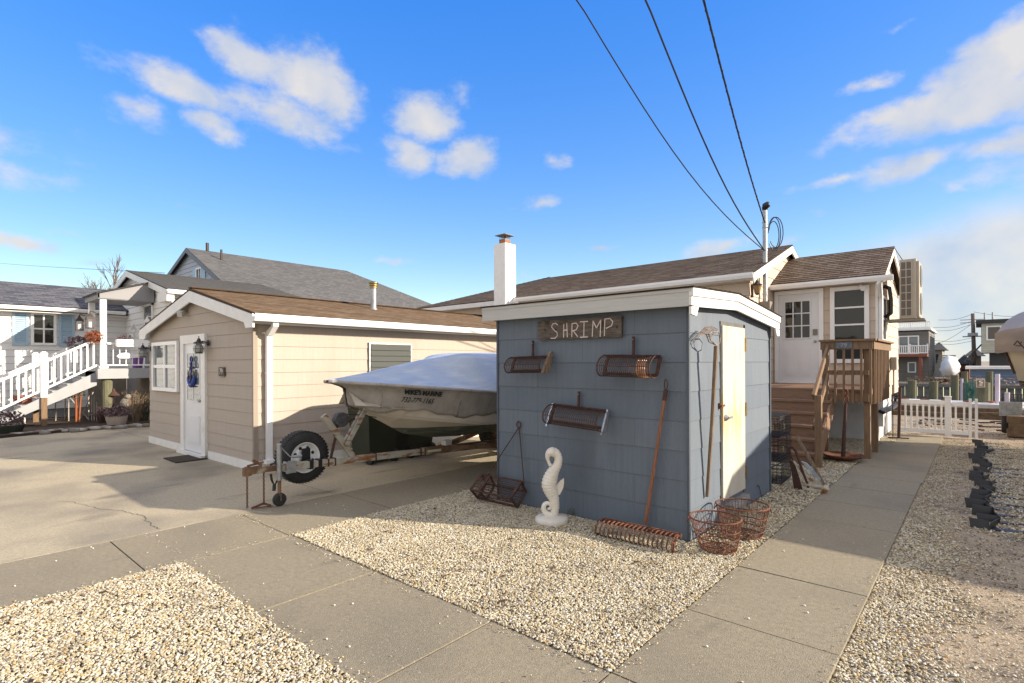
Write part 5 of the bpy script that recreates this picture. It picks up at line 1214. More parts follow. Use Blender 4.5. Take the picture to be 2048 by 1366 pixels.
tr = thing('boat_trailer', 'rusty cream painted boat trailer with spare wheel and tongue jack', 'trailer', (-6.2, 3, 0))
A = V(-6.27, 2.62, .43); B = V(-6.0, 6.5, .33); D = (B-A).normalized(); at = lambda y: A + D*((y-A.y)/D.y)
Cend = at(8.9)
m = MB(); m.beam(at(2.98), at(5.0), .08, .08); m.build('tongue', M_trail, tr)
m = MB(); m.beam(at(5.0), Cend, .09, .105); m.build('main_beam', M_trailr, tr)
m = MB(); m.beam(at(2.72), at(3.02), .055, .06); m.box(at(2.56)-V(.03, 0, .04), at(2.75)+V(.03, 0, .045)); m.lathe(at(2.6)-UP*.05, [(.05, 0), (.052, .05), (.03, .10)], 14); m.beam(at(2.76)+UP*.05, at(2.66)+UP*.12, .03, .03); m.tube([at(2.60)+UP*.06, at(2.78)+UP*.085], .012, 6); m.build('coupler', M_trailr, tr)
m = MB()
for y in (3.04, 3.10): m.box(at(y)-V(.055, .01, .06), at(y)+V(.055, .01, .06))
m.beam(at(3.07)+V(.06, -.06, 0), at(3.07)+V(.06, .06, 0), .02, .14); m.build('jack_clamp', M_galv, tr)
m = MB()
for y in (3.55, 3.64, 4.22, 4.95, 5.02): m.box(at(y)-V(.047, .009, .05), at(y)+V(.047, .009, .05))
m.build_each('u_bolt', M_rustd, tr)
m = MB()
for y in (3.33, 3.44): m.box(at(y)-V(.052, .022, .055), at(y)+V(.052, .022, .055))
m.build_each('mount_plate', M_blackp, tr)
# jack
J = at(2.90)+V(.13, 0, 0); m = MB(); m.cyl((J.x, J.y, .30), (J.x, J.y, .72), .028, n=14); m.build('jack_tube', M_galv, tr)
m = MB(); m.cyl((J.x, J.y, .12), (J.x, J.y, .31), .021, n=12); m.beam((J.x-.03, J.y, .07), (J.x-.03, J.y, .14), .006, .03); m.beam((J.x+.03, J.y, .07), (J.x+.03, J.y, .14), .006, .03); m.box((J.x-.033, J.y-.015, .13), (J.x+.033, J.y+.015, .14)); m.build('jack_foot', M_trailr, tr)
m = MB(); m.lathe((J.x-.025, J.y, .078), [(.055, 0), (.076, .006), (.078, .025), (.076, .044), (.055, .05)], 24, XX); m.build('jack_wheel', M_black, tr)
m = MB(); m.tube([(J.x, J.y, .70), (J.x+.02, J.y+.12, .56), (J.x+.02, J.y+.15, .56)], .008, 6); m.tube([(J.x+.02, J.y+.14, .555), (J.x+.02, J.y+.26, .55)], .017, 8); m.build('crank', M_galv, tr)
# chains
def chain(parent, p, q, r=.0045, L_=.03):
    m = MB(); p, q = Vector(p), Vector(q); n = max(2, int((q-p).length/(L_*.78))); d = (q-p).normalized()
    for i in range(n):
        c = p.lerp(q, (i+.5)/n); s_ = (V(1, 0, 0) if i % 2 else V(0, 1, 0)); s_ = (s_-d*s_.dot(d)).normalized()
        m.tube([c+d*(math.cos(a)*L_*.5)+s_*(math.sin(a)*L_*.3) for a in [k*PI/5 for k in range(10)]], r, 5, True)
    return m.build('safety_chain', M_rust, parent)
c1 = at(2.62)+V(.02, -.03, 0); c2 = at(2.76)+V(.05, 0, -.02)
chain(tr, c1, (c1.x, c1.y, .02)); chain(tr, c2, (c2.x, c2.y, .03)); chain(tr, (c1.x+.05, c1.y+.03, .018), (c2.x+.09, c2.y+.06, .018))
m = MB(); m.tube([V(c1.x+.05, c1.y+.03, .02), V(c2.x, c2.y, .045), V(c2.x+.06, c2.y+.05, .02)], .013, 6); m.build('chain_hook', M_rust, tr)
m = MB(); k0 = at(2.84); m.tube([k0+V(.03, 0, .05), k0+V(.06, .05, .07), k0+V(.09, .09, 0), k0+V(.08, .07, -.12), k0+V(.07, .03, -.19), k0+V(.07, .0, -.12), k0+V(.07, -.01, -.05)], .014, 7); m.tube([k0+V(.07, .03, -.18), k0+V(.08, .02, -.25)], .02, 7); m.build('wiring_harness', M_blackp, tr)
# spare wheel
wc = V(-6.47, 3.36, .47)
m = MB(); m.lathe(wc-XX*.09, [(.19, .0), (.225, -.012), (.29, .0), (.318, .02), (.325, .05), (.325, .13), (.318, .16), (.29, .18), (.225, .192), (.19, .18)], 48, XX, False, False); wh = m.build('spare_tyre', M_black, tr, True)
m = MB()
for k in range(48):
    a = 2*PI*k/48
    for xo in (-.055, .0, .055): c = wc+V(xo, .3255*math.cos(a+xo*8), .3255*math.sin(a+xo*8)); m.beam(c-XX*.021, c+XX*.021, .026, .005, up=V(0, math.cos(a), math.sin(a)))
m.build('tread', M_black, wh)
m = MB(); m.lathe(wc-XX*.09, [(.19, 0), (.195, .178), (.188, .185), (.178, .165), (.165, .12), (.15, .105)], 40, XX, True, False)
m.lathe(wc+XX*.01, [(.152, 0), (.15, .008), (.12, .035), (.075, .04), (.045, .025)], 40, XX, True, True); rim = m.build('rim', M_whitec, wh, True)
m = MB()
for k in range(8):
    a = 2*PI*(k+.5)/8; m.lathe(wc+V(.045, .125*math.cos(a), .125*math.sin(a)), [(.021, 0), (.021, .006)], 8, XX)
for k in range(5): a = 2*PI*k/5; m.lathe(wc+V(.05, .055*math.cos(a), .055*math.sin(a)), [(.008, 0), (.006, .012)], 6, XX)
m.build_each('rim_holes', M_dark, rim)
m = MB(); m.box(wc+V(.09, -.055, -.07), wc+V(.105, .055, .12)); m.build('carrier_plate', M_blackp, tr)
# winch stand
P0 = at(3.9)+UP*.04; P1 = V(-6.2, 3.50, 1.0)
m = MB(); m.beam(P0, P1, .075, .055, up=(1, 0, 0)); m.build('winch_post', M_trail, tr)
m = MB(); m.beam(V(-6.2, 3.80, .62), V(-6.17, 4.06, 1.06), .05, .05, up=(1, 0, 0)); m.beam(V(-6.12, 3.78, .60), V(-6.07, 4.02, 1.04), .05, .04, up=(1, 0, 0)); m.build('bow_arm', M_trail, tr)
m = MB(); m.beam(at(3.60)+UP*.04, V(-6.2, 3.68, .76), .02, .03); m.beam(V(-6.2, 3.62, .82), V(-6.17, 3.93, .93), .02, .03); m.build('brace', M_rustd, tr)
m = MB(); m.lathe(V(-6.25, 3.74, .93), [(.05, 0), (.095, .005), (.095, .10), (.05, .105)], 20, XX); m.tube([V(-6.12, 3.74, .93), V(-6.08, 3.62, .90), V(-6.02, 3.60, .90)], .010, 6); m.build('winch', mat('winch_grey', (.10, .10, .105), (.06, .06, .06), 12, .6, .3), tr)
m = MB(); m.tube([V(-6.18, 3.78, 1.0), V(-6.15, 4.02, .97), V(-6.12, 4.25, .92)], .006, 5); m.build('winch_strap', M_blackp, tr)
m = MB(); m.lathe(V(-6.2, 4.08, 1.06), [(.02, 0), (.04, .01), (.04, .09), (.02, .1)], 14, XX); m.build('bow_roller', M_whitec, tr)
m = MB(); q = at(5.45); m.beam(q+UP*.04, q+UP*.13, .12, .10, up=XX); m.build('bunk_block', M_label, tr)
for sx in (-1, 1):
    m = MB(); m.beam(at(6.6)+V(sx*.15, 0, .1), V(-6.05+sx*.75, 8.6, .48), .09, .04); m.build('bunk', M_trailr, tr)
m = MB(); m.beam(at(5.3)+V(0, 0, .02), V(-7.1, 7.2, .36), .07, .07); m.beam(at(5.3)+V(0, 0, .02), V(-4.95, 7.6, .33), .07, .07); m.beam((-7.15, 7.6, .33), (-4.95, 7.6, .33), .07, .07); m.build('cross_frame', M_trailr, tr)
for sx in (-7.25, -4.85):
    m = MB(); m.lathe(V(sx-.09, 7.7, .31), [(.16, 0), (.29, .0), (.31, .04), (.31, .14), (.29, .18), (.16, .18)], 32, XX); m.build('wheel', M_black, tr)
# label plates on the main beam, facing the viewer
def beam_plate(px0, px1, h, m_, name):
    r0 = None; X = at(5.9).x+.052
    y0 = onx(px0, 892, at(5.5).x+.05).y; y1 = onx(px1, 892, at(5.9).x+.05).y
    a, b = at(y0)+V(.047, 0, 0), at(y1)+V(.047, 0, 0); mm = MB(); mm.prism([a-UP*h/2, b-UP*h/2, b+UP*h/2, a+UP*h/2], (.004, 0, 0)); mm.build(name, m_, tr); return a, b
beam_plate(858, 886, .035, mat('cream_sticker', (.6, .58, .42), rough=.5), 'reflector_sticker')
a, b = beam_plate(905, 971, .075, M_label, 'maker_plate')
mm = MB(); mm.prism([a.lerp(b, .08)+V(.005, 0, -.022), a.lerp(b, .33)+V(.005, 0, -.022), a.lerp(b, .33)+V(.005, 0, .022), a.lerp(b, .08)+V(.005, 0, .022)], (.002, 0, 0)); mm.build('orange_patch', mat('faded_orange', (.52, .36, .16), (.45, .40, .28), 60, .6), tr)
text('TEE NEE', .058, M_ink, 'lettering', tr, a.lerp(b, .68)+V(.008, 0, 0), (b-a), UP, depth=.002, bold=.0012)

# dark green wheeled bins
def bin_(label, x, y):
    t = thing('wheeled_bin', label, 'bin', (x, y, 0), 0, 'dark green bins beside the tan outbuilding')
    m = MB(); a = .24; b = .31; m.hexa([(x-a, y-a, .08), (x+a, y-a, .08), (x+a, y+a, .08), (x-a, y+a, .08), (x-b, y-b, .98), (x+b, y-b, .98), (x+b, y+b, .98), (x-b, y+b, .98)]); m.build('body', M_gbin, t)
    m = MB(); m.box((x-b-.02, y-b-.02, .98), (x+b+.02, y+b+.02, 1.03)); m.box((x-b+.03, y-b+.03, 1.03), (x+b-.03, y+b-.03, 1.06)); m.build('lid', M_gbin, t)
    for s_ in (-1, 1): m = MB(); m.lathe((x+.24, y+s_*.24-.03, .11), [(.05, 0), (.11, .0), (.11, .06), (.05, .06)], 20, YY); m.build('wheel', M_black, t)
bin_('left dark green wheeled bin half hidden behind the boat bow', -7.72, 5.28); bin_('right dark green wheeled bin under the boat hull', -7.72, 6.1)

# ================================================================== LEFT NEIGHBOUR HOUSE
nb = thing('neighbour_house', 'white sided house with slate blue roof and light blue shutters at the left edge', 'house', (-21.5, 0, 0))
wx = -21.5
m = MB(); m.box((-29, -8, 0), (wx-.02, 5.0, 3.30)); m.lap((wx, -8, 0), YY, UP, XX, [(0, .3), (13, .3), (13, 3.32), (0, 3.32)], .2, .014, .1)
gxl, gxr, gyf, gap_x, gapz, gez = -24.3, -16.95, 5.0, -20.6, 4.66, 3.72
m.box((wx, gyf+.02, 0), (gxr-.02, 9, gez-.05)); m.prism([(gxl, gyf+.02, gez-.06), (gxr-.02, gyf+.02, gez-.06), (gap_x, gyf+.02, gapz-.06)], (0, 4, 0))
m.lap((gxl, gyf, 0), XX, UP, -YY, [(0, 1.4), (gxr-gxl, 1.4), (gxr-gxl, gez-.03), (gap_x-gxl, gapz-.03), (0, gez-.03)], .2, .014, .1)
m.lap((gxr, gyf, 0), YY, UP, XX, [(0, 0), (4, 0), (4, gez), (0, gez)], .2, .014, .1)
m.build('wall', M_vinyl, nb)
m = MB(); m.box((-20.3, gyf-.01, 0), (gxr, gyf+.01, 1.4)); m.box((wx-.01, 4.0, 0), (wx+.03, gyf, 1.3)); m.build('foundation', mat('stucco', (.30, .26, .22), (.25, .215, .18), 6, .9, bump=.4), nb)
m = MB(); roof_plane(m, (-21.15, -8.3, 3.42), (-21.15, 5.4, 3.42), (-24.5, 5.4, 4.45), (-24.5, -8.3, 4.45), .16, .012); roof_plane(m, (-28, 5.4, 3.42), (-28, -8.3, 3.42), (-24.5, -8.3, 4.45), (-24.5, 5.4, 4.45), .16, .012); m.build('roof', M_roofn, nb)
m = MB(); roof_plane(m, (gxr+.3, gyf-.2, gez), (gxr+.3, 9.1, gez), (gap_x, 9.1, gapz+.02), (gap_x, gyf-.2, gapz+.02), .16, .012); roof_plane(m, (gxl-.3, 9.1, gez), (gxl-.3, gyf-.2, gez), (gap_x, gyf-.2, gapz+.02), (gap_x, 9.1, gapz+.02), .16, .012); m.build('gable_roof', M_roofg, nb)
m = MB()
for xa_ in (gxr+.28, gxl-.28): m.prism([(xa_, gyf-.21, gez-.02), (gap_x, gyf-.21, gapz), (gap_x, gyf-.21, gapz-.18), (xa_, gyf-.21, gez-.2)], (0, .03, 0))
m.box((gxr-.5, gyf-.2, gez-.33), (gxr+.30, gyf-.02, gez-.06)); m.build('rake_fascia', M_white, nb)
gutter(nb, (-21.16, -8.3, 3.28), (-21.16, 4.9, 3.28), (1, 0, 0)); gutter(nb, (gxr+.29, gyf-.2, gez-.13), (gxr+.29, 9.1, gez-.13), (1, 0, 0))
m = MB(); m.box((wx+.01, -8, 3.22), (-21.17, 4.98, 3.25)); m.build('soffit', M_white, nb)
# window + shutters
p0 = onx(62, 688, wx); p1 = onx(113, 630, wx)
pane_window(nb, (wx+.012, p0.y, p0.z-.03), YY, UP, p1.y-p0.y, p1.z-p0.z+.08, 2, 2, frame=.07, depth=.05, bar=.04)
for a, b in ((25, 58), (118, 149)):
    ya = onx(a, 650, wx).y; yb = onx(b, 650, wx).y; m = MB(); m.box((wx+.012, ya, p0.z-.05), (wx+.045, ya+.06, p1.z+.08)); m.box((wx+.012, yb-.06, p0.z-.05), (wx+.045, yb, p1.z+.08)); m.box((wx+.012, ya, p0.z-.05), (wx+.044, yb, p0.z+.03)); m.box((wx+.012, ya, p1.z), (wx+.044, yb, p1.z+.08))
    for k in range(14): z = p0.z+.04+k*(p1.z-p0.z-.04)/14; m.prism([(wx+.015, ya+.05, z+.05), (wx+.042, ya+.05, z), (wx+.042, ya+.05, z+.008), (wx+.015, ya+.05, z+.058)], (0, yb-ya-.1, 0))
    m.build('shutter', M_shut, nb)
# gable door
m = MB(); m.box((-19.35, gyf-.03, 1.55), (-18.6, gyf-.012, 3.45)); m.build('door', mat('storm_glass', (.12, .13, .14), rough=.15, spec=.8), nb)
m = MB(); 
for x in (-19.42, -18.6): m.box((x, gyf-.05, 1.5), (x+.08, gyf-.012, 3.5))
m.box((-19.42, gyf-.05, 3.42), (-18.52, gyf-.012, 3.52)); m.box((-19.35, gyf-.045, 2.3), (-18.6, gyf-.012, 2.36)); m.build('door_frame', M_whitec, nb)
# porch roof
m = MB(); X0, X1, Y0, Y1 = -19.9, -18.3, 3.62, 4.95
m.prism([(X1, Y0, 3.50), (X1, Y1, 3.50), (X1, Y1, 4.08), (X1, Y0, 3.62)], (-.02, 0, 0)); m.box((X0, Y0, 3.48), (X1, Y0+.03, 3.64)); m.box((X0, Y0+.03, 3.48), (X1-.02, Y1, 3.50)); m.build('porch_roof', M_vinyl, nb)
m = MB(); roof_plane(m, (X0-.05, Y0-.06, 3.64), (X1+.06, Y0-.06, 3.64), (X1+.06, Y1, 4.10), (X0-.05, Y1, 4.10), .16, .012); m.build('porch_shingles', M_roofg, nb)
for x in (-18.42, -19.75): m = MB(); m.box((x-.07, 3.68, 1.55), (x+.07, 3.82, 3.48)); m.box((x-.1, 3.65, 1.55), (x+.1, 3.85, 1.62)); m.build('porch_post', M_whitec, nb)
m = MB(); m.box((-19.95, 3.6, 1.26), (-18.28, 4.98, 1.54)); m.build('deck', mat('pale_deck', (.36, .37, .38), (.33, .34, .35), 4, .7), nb)
m = MB(); m.cyl((-18.5, 3.85, 0), (-18.5, 3.85, 1.26), .13, n=14); m.build('deck_piling', M_oldp, nb)
# deck rail right side
m = MB(); m.box((-18.36, 3.82, 2.22), (-18.30, 4.98, 2.27)); m.box((-18.36, 3.82, 1.62), (-18.30, 4.98, 1.66)); m.build('deck_rail', M_whitec, nb)
for k in range(7): y = 3.95+k*.15; m = MB(); m.box((-18.34, y, 1.66), (-18.32, y+.02, 2.22)); m.build('baluster', M_whitec, nb)
# stairs down toward the driveway
YT, ZT = 3.62, 1.5; YBt = 1.0
m = MB()
for k in range(8): z = ZT-.18*(k+1); y = YT-.31*k; m.box((-19.8, y-.33, z-.04), (-18.55, y, z)); m.box((-19.8, y-.02, z), (-18.55, y, z+.15))
for x in (-19.82, -18.55): m.prism([(x, YT, ZT-.05), (x, YT-2.6, -.02), (x, YT-2.6+.3, -.02), (x, YT, ZT-.42)], (.04, 0, 0))
m.build('stairs', MATS['pale_deck'], nb)
sl = .56
for x in (-18.5, -19.8):
    zr_ = lambda y: 2.40-(3.7-y)*sl
    m = MB(); m.beam((x, 3.65, zr_(3.65)), (x, .9, zr_(.9)), .07, .06); m.beam((x, 3.65, zr_(3.65)-.72), (x, .9, zr_(.9)-.72), .05, .05); m.build('stair_rail', M_whitec, nb)
    for k in range(19): y = 3.55-k*.14; m = MB(); m.box((x-.02, y-.02, zr_(y)-.70), (x+.02, y+.02, zr_(y)-.02)); m.build('baluster', M_whitec, nb)
    m = MB(); m.box((x-.07, 2.43, .80), (x+.07, 2.57, 1.93)); m.lathe((x, 2.5, 1.93), [(.11, 0), (.11, .02), (.05, .07)], 4); m.build('newel_post', M_whitec, nb)
    m = MB(); m.box((x-.06, 2.44, 0), (x+.06, 2.56, .8)); m.build('newel_base', M_post, nb)
for nm, loc in (('white lantern hanging on the near porch post of the white house', (-18.42, 3.60, 2.95)), ('white lantern hanging on the far porch post of the white house', (-19.75, 3.60, 2.95)), ('white lantern left of the glass door of the white house', (-19.75, 4.92, 2.75)), ('white lantern right of the glass door of the white house', (-18.35, 4.92, 2.90))):
    t = thing('porch_lantern', nm, 'lantern', loc, 0, 'lanterns around the white porch'); c = V(*loc)-YY*.14
    m = MB(); m.box(c+V(-.08, -.08, -.02), c+V(.08, .08, .02)); m.lathe(c+UP*.02, [(.10, 0), (.03, .09), (.03, .12)], 4); m.box(c+V(-.09, -.09, -.30), c+V(.09, .09, -.27))
    for a in (-1, 1):
        for b in (-1, 1): m.box(c+V(a*.08-.008, b*.08-.008, -.28), c+V(a*.08+.008, b*.08+.008, 0))
    m.tube([c+UP*.14, c+UP*.17, c+YY*.13+UP*.15], .012, 5); m.build('frame', M_whitec if 'door' in nm else M_lant, t)
    m = MB(); m.cyl(c-UP*.27, c-UP*.12, .04); m.build('candle', M_whitec, t)
# planter, whale sign, flowers
t = thing('planter_box', 'white rectangular planter with small red flowers on the porch railing', 'planter', (-18.2, 4.3, 2.2)); m = MB(); m.box((-18.32, 4.0, 2.16), (-18.12, 4.75, 2.36)); m.build('box', M_whitec, t)
def clump(mb, c, r, n, size, sq=(1, 1, 1), seed=1):
    q = random.Random(seed); c = Vector(c)
    for i in range(n):
        d = V(q.gauss(0, 1), q.gauss(0, 1), q.gauss(0, 1)).normalized()*q.uniform(.35, 1)**.6*r; p = c+V(d.x*sq[0], d.y*sq[1], d.z*sq[2])
        a = V(q.gauss(0, 1), q.gauss(0, 1), q.gauss(0, 1)).normalized(); b = a.orthogonal().normalized(); k = size*q.uniform(.6, 1.3)
        mb.face([p-a*k, p+b*k*.6, p+a*k, p-b*k*.6])
m = MB(); clump(m, (-18.2, 4.2, 2.42), .14, 90, .03, (1, 1.4, .6), 3); m.build('flowers', M_fl_pk, t)
t = MB(); wp = [(0, .06), (.08, .14), (.22, .16), (.40, .12), (.52, .12), (.56, .22), (.64, .24), (.62, .12), (.60, .06), (.48, .02), (.25, 0), (.06, .0)]
t.prism([(-18.27, 4.02+a, 1.83+b) for a, b in wp], (.03, 0, 0)); tag(t.build('whale_ornament', M_whitec), 'white wooden whale cutout hung on the porch railing', 'ornament')
t = MB(); t.lathe((-18.6, 4.6, 1.55), [(.12, 0), (.15, .3)], 14); tag(t.build('purple_pot', M_purple), 'purple flower pot on the porch deck behind the railing', 'pot')
m = MB(); clump(m, (-18.40, 3.55, 2.42), .2, 260, .045, (1, 1.0, .9), 5); tag(m.build('flower_bunch', M_fl_or), 'orange autumn flower bunch tied to the near porch post', 'flowers')
m = MB(); clump(m, (-19.7, 3.45, 2.30), .28, 260, .045, (1, 1.3, .7), 6); tag(m.build('flower_bunch', M_fl_pk), 'pink and red flower bunch at the far top of the white stairs', 'flowers')
# bed
g = MB(); bedp = [ong(-60, 880, .03), ong(60, 868, .03), ong(180, 858, .03), ong(300, 846, .03)]; g.prism([p-UP*.05 for p in bedp]+[V(-20.5, 5.0, -.02), V(-21.4, 2.5, -.02), V(-21.4, -1, -.02)], (0, 0, .08)); struct('mulch_bed', g, M_mulch)
rn = random.Random(9); k = 0
for i in range(27):
    f = i/26; px = 30+f*262; py = 868-f*18+rn.uniform(-1.5, 1.5); c = ong(px, py, .04); r = rn.uniform(.065, .125)
    m = MB(); m.ball((0, 0, 0), r, 12, (rn.uniform(.8, 1.1), rn.uniform(1.0, 1.5), rn.uniform(.5, .65)))
    for v in m.v: v *= 1+rn.uniform(-.05, .05)
    o = m.build('garden_stone', [M_stone, M_stone2, M_stone3][i % 3], None, True); o.location = c; o.rotation_euler = (0, 0, rn.uniform(-.5, .5))
    pos = 'first' if i == 0 else None
    tag(o, 'rounded grey stone in the row edging the dark mulch bed', 'stone', 'stones edging the mulch bed')
# potted mum + bush + twigs + gates
t = thing('flower_pot', 'round clay pot of purple grey mums at the driveway edge', 'pot', tuple(ong(234, 852))); c = ong(234, 853); m = MB(); m.lathe(c, [(.19, 0), (.25, .26), (.26, .28), (.23, .28)], 20); m.build('pot', M_terra, t)
m = MB(); clump(m, c+UP*.38, .3, 420, .035, (1, 1, .6), 8); m.build('plant', M_fl_pk, t)
t = thing('flower_pot', 'low dark bush of faded mums in a green tub at the left edge', 'pot', tuple(ong(18, 868))); c = ong(15, 870); m = MB(); m.lathe(c, [(.24, 0), (.32, .2), (.33, .24), (.29, .24)], 18); m.build('pot', M_gbin, t)
m = MB(); clump(m, c+UP*.36, .36, 460, .035, (1, 1, .6), 9); m.build('plant', M_fl_pk, t)
def twig_bush(name, label, c, h, w, n, mt, seed, leaf=None, cat='bush'):
    q = random.Random(seed); t = thing(name, label, cat, tuple(c)); m = MB(); c = Vector(c); lm = MB()
    for i in range(n):
        a = q.uniform(0, 2*PI); l = h*q.uniform(.5, 1); p = c+V(q.uniform(-.06, .06), q.uniform(-.06, .06), 0); d = V(math.cos(a)*w*q.uniform(.2, 1), math.sin(a)*w*q.uniform(.2, 1), l)
        pts = [p, p+d*.4+UP*.05, p+d*.75+V(q.uniform(-.05, .05), q.uniform(-.05, .05), .03), p+d]; m.tube(pts, [.010, .008, .005, .002], 4)
        for k in range(4): s = p+d*q.uniform(.35, .95); e = s+V(q.uniform(-.12, .12), q.uniform(-.12, .12), q.uniform(.02, .15)); m.tube([s, e], [.004, .002], 3); clump(lm, e, .05, 4, .018, seed=i*7+k)
    m.build('stems', mt, t); lm.build('leaves', leaf or M_leaf, t); return t
twig_bush('dry_shrub', 'bare tan shrub with few leaves under the white porch deck', ong(272, 846), 1.05, .45, 34, M_dry, 4, M_dry)
twig_bush('dry_shrub', 'reddish stemmed dry shrub beside the round deck piling', ong(205, 850), .5, .3, 26, M_rustd, 14, M_fl_pk)
twig_bush('rose_bush', 'thin bush with pale pink blooms by the outbuilding corner', ong(292, 845), .9, .25, 22, M_leaf, 24, M_fl_pk)
t = thing('garden_gate', 'rusted white metal garden gate ornament standing in the mulch bed', 'garden ornament', tuple(ong(160, 850))); m = MB()
for px0, px1, h in ((112, 131, .98), (160, 178, 1.05), (138, 156, .98)):
    a = ong(px0, 846); b = ong(px1, 844); n_ = 8; pts = [a]+[a.lerp(b, .5-.5*math.cos(PI*i/n_))+UP*(h-.12+.12*math.sin(PI*i/n_)) for i in range(n_+1)]+[b]; m.tube(pts, .014, 6)
m.tube([ong(130, 846)+UP*.9, ong(178, 846)+UP*.1], .014, 6); m.tube([ong(160, 846)+UP*.1, ong(190, 844)+UP*.95], .014, 6)
for px in (184, 189, 194): a = ong(px, 846); m.tube([a, a+UP*(1.0-.004*(px-184)*10)], .010, 5)
m.build('bars', mat('rusty_white', (.55, .52, .47), (.45, .40, .33), 20, .7, stain=[((.30, .13, .06), 9, .58, .66, S1)]), t)
c = ong(153, 848); t = thing('lobster_pole', 'colourful orange and green ribbon ornament on a stake in the mulch bed', 'garden ornament', tuple(c)); m = MB(); m.tube([c, c+UP*.8], .028, 8); m.tube([c+V(.05, .05, 0), c+V(.03, .1, .8)], .02, 8); m.build('stake', mat('rust_orange', (.30, .09, .03), rough=.8), t)
m = MB(); clump(m, c+UP*.90, .22, 160, .05, (1, 1, .8), 12); m.build('ribbons', mat('ribbon_mix', (.5, .15, .05), (.05, .25, .2), 9, .7), t)
t = thing('bird_figure', 'small pale bird figure standing in the mulch under the deck', 'ornament', tuple(ong(250, 846))); c = ong(252, 846)
m = MB(); m.ball(c+UP*.55, .14, 10, (1, 1, 1.1)); m.ball(c+V(.05, .05, .74), .08, 8); m.tube([c, c+UP*.45], .05, 6); m.build('figure', M_stone, t, True)
t = MB(); c = ong(228, 846); t.tube([c, c+UP*.9], .012, 5); t.lathe(c+UP*.78, [(.16, 0), (.05, .12), (.02, .2)], 8); tag(t.build('garden_bell', M_rustd), 'dark metal bell shaped garden ornament hanging near the deck piling', 'ornament')
t = thing('mail_stand', 'small weathered red roofed box on a white stake beside the stairs', 'garden ornament', tuple(ong(52, 855))); c = ong(50, 852); m = MB(); m.tube([c, c+UP*.62], .02, 6); m.build('stake', M_whitec, t); m = MB(); m.box(c+V(-.12, -.2, .62), c+V(.12, .2, .74)); m.prism([c+V(-.16, -.24, .74), c+V(.16, -.24, .74), c+V(0, -.24, .84)], (0, .48, 0)); m.build('box', M_red, t)

# taller house behind
tb = thing('tall_neighbour_house', 'tall pale blue sided house with long grey shingle roof behind the tan outbuilding', 'house', (-27, 9, 0))
gy2, ex2 = 9.0, 17.4; ax_, az_ = -27.8, 7.08; lx_, lz_ = -30.6, 6.1; rx_, rz_ = -19.2, 3.0
m = MB(); m.prism([(lx_+.2, gy2+.02, 0), (rx_, gy2+.02, 0), (rx_, gy2+.02, rz_-.1), (ax_, gy2+.02, az_-.1), (lx_+.2, gy2+.02, lz_-.05)], (0, ex2-gy2, 0))
m.lap((lx_+.2, gy2, 0), XX, UP, -YY, [(0, 3), (rx_-lx_-.2, 3), (rx_-lx_-.2, rz_+.1), (ax_-lx_-.2, az_-.04), (0, lz_-.0)], .2, .014)
m.build('wall', M_vinylb, tb)
m = MB(); hipy = 17.2
roof_plane(m, (rx_, gy2-.2, rz_), (rx_, hipy+5.5, rz_), (ax_, hipy, az_), (ax_, gy2-.2, az_), .16, .012); roof_plane(m, (lx_, hipy+2, lz_), (lx_, gy2-.2, lz_), (ax_, gy2-.2, az_), (ax_, hipy, az_), .16, .012)
m.face([(rx_, hipy+5.5, rz_), (lx_, hipy+2, lz_), (ax_, hipy, az_)]); m.build('roof', M_roofg, tb)
m = MB(); m.prism([(lx_, gy2-.22, lz_-.02), (ax_, gy2-.22, az_-.02), (ax_, gy2-.22, az_-.22), (lx_, gy2-.22, lz_-.22)], (0, .03, 0)); m.prism([(rx_, gy2-.22, rz_-.02), (ax_, gy2-.22, az_-.02), (ax_, gy2-.22, az_-.22), (rx_, gy2-.22, rz_-.22)], (0, .03, 0)); m.build('rake_fascia', M_vinylb, tb)
p = ony(411, 497, gy2+.8); m = MB(); m.cyl((-27.75, 9.7, 6.9), (-27.75, 9.7, 7.45), .07, n=10); m.build('vent_pipe', M_lant, tb)
m = MB(); m.cyl((-26.6, 9.9, 6.4), (-26.6, 9.9, 7.0), .05, n=10); m.build('vent_pipe', M_lant, tb)
pane_window(tb, (-27.0, gy2-.014, 4.9), XX, UP, .7, 1.15, 2, 2, frame=.08, depth=.05, bar=.04)
for x in (-27.42, -26.28): m = MB(); m.box((x, gy2-.05, 4.9), (x+.38, gy2-.012, 6.05)); m.build('shutter', M_shut, tb)
# skylight on the connecting grey roof
t = MB(); c = ony(515, 590, 8.6); t.prism([(c.x-.5, 8.2, c.z-.25), (c.x+.5, 8.2, c.z-.35), (c.x+.5, 9.4, c.z-.3), (c.x-.5, 9.4, c.z-.2)], (0, 0, .14))
tag(t.build('roof_vent', M_dark), 'dark low roof hatch on the grey roof behind the tan outbuilding', 'roof vent')
# wire on the left sky
m = MB(); a = ony(-40, 523, 9); b = ony(330, 546, 12); c = a.lerp(b, .5)-UP*.12; m.tube(smooth_path([tuple(a), tuple(c), tuple(b)], 8), .018, 5); tag(m.build('overhead_wire', M_blackp), 'thin black cable crossing the sky above the slate blue roof', 'wire')

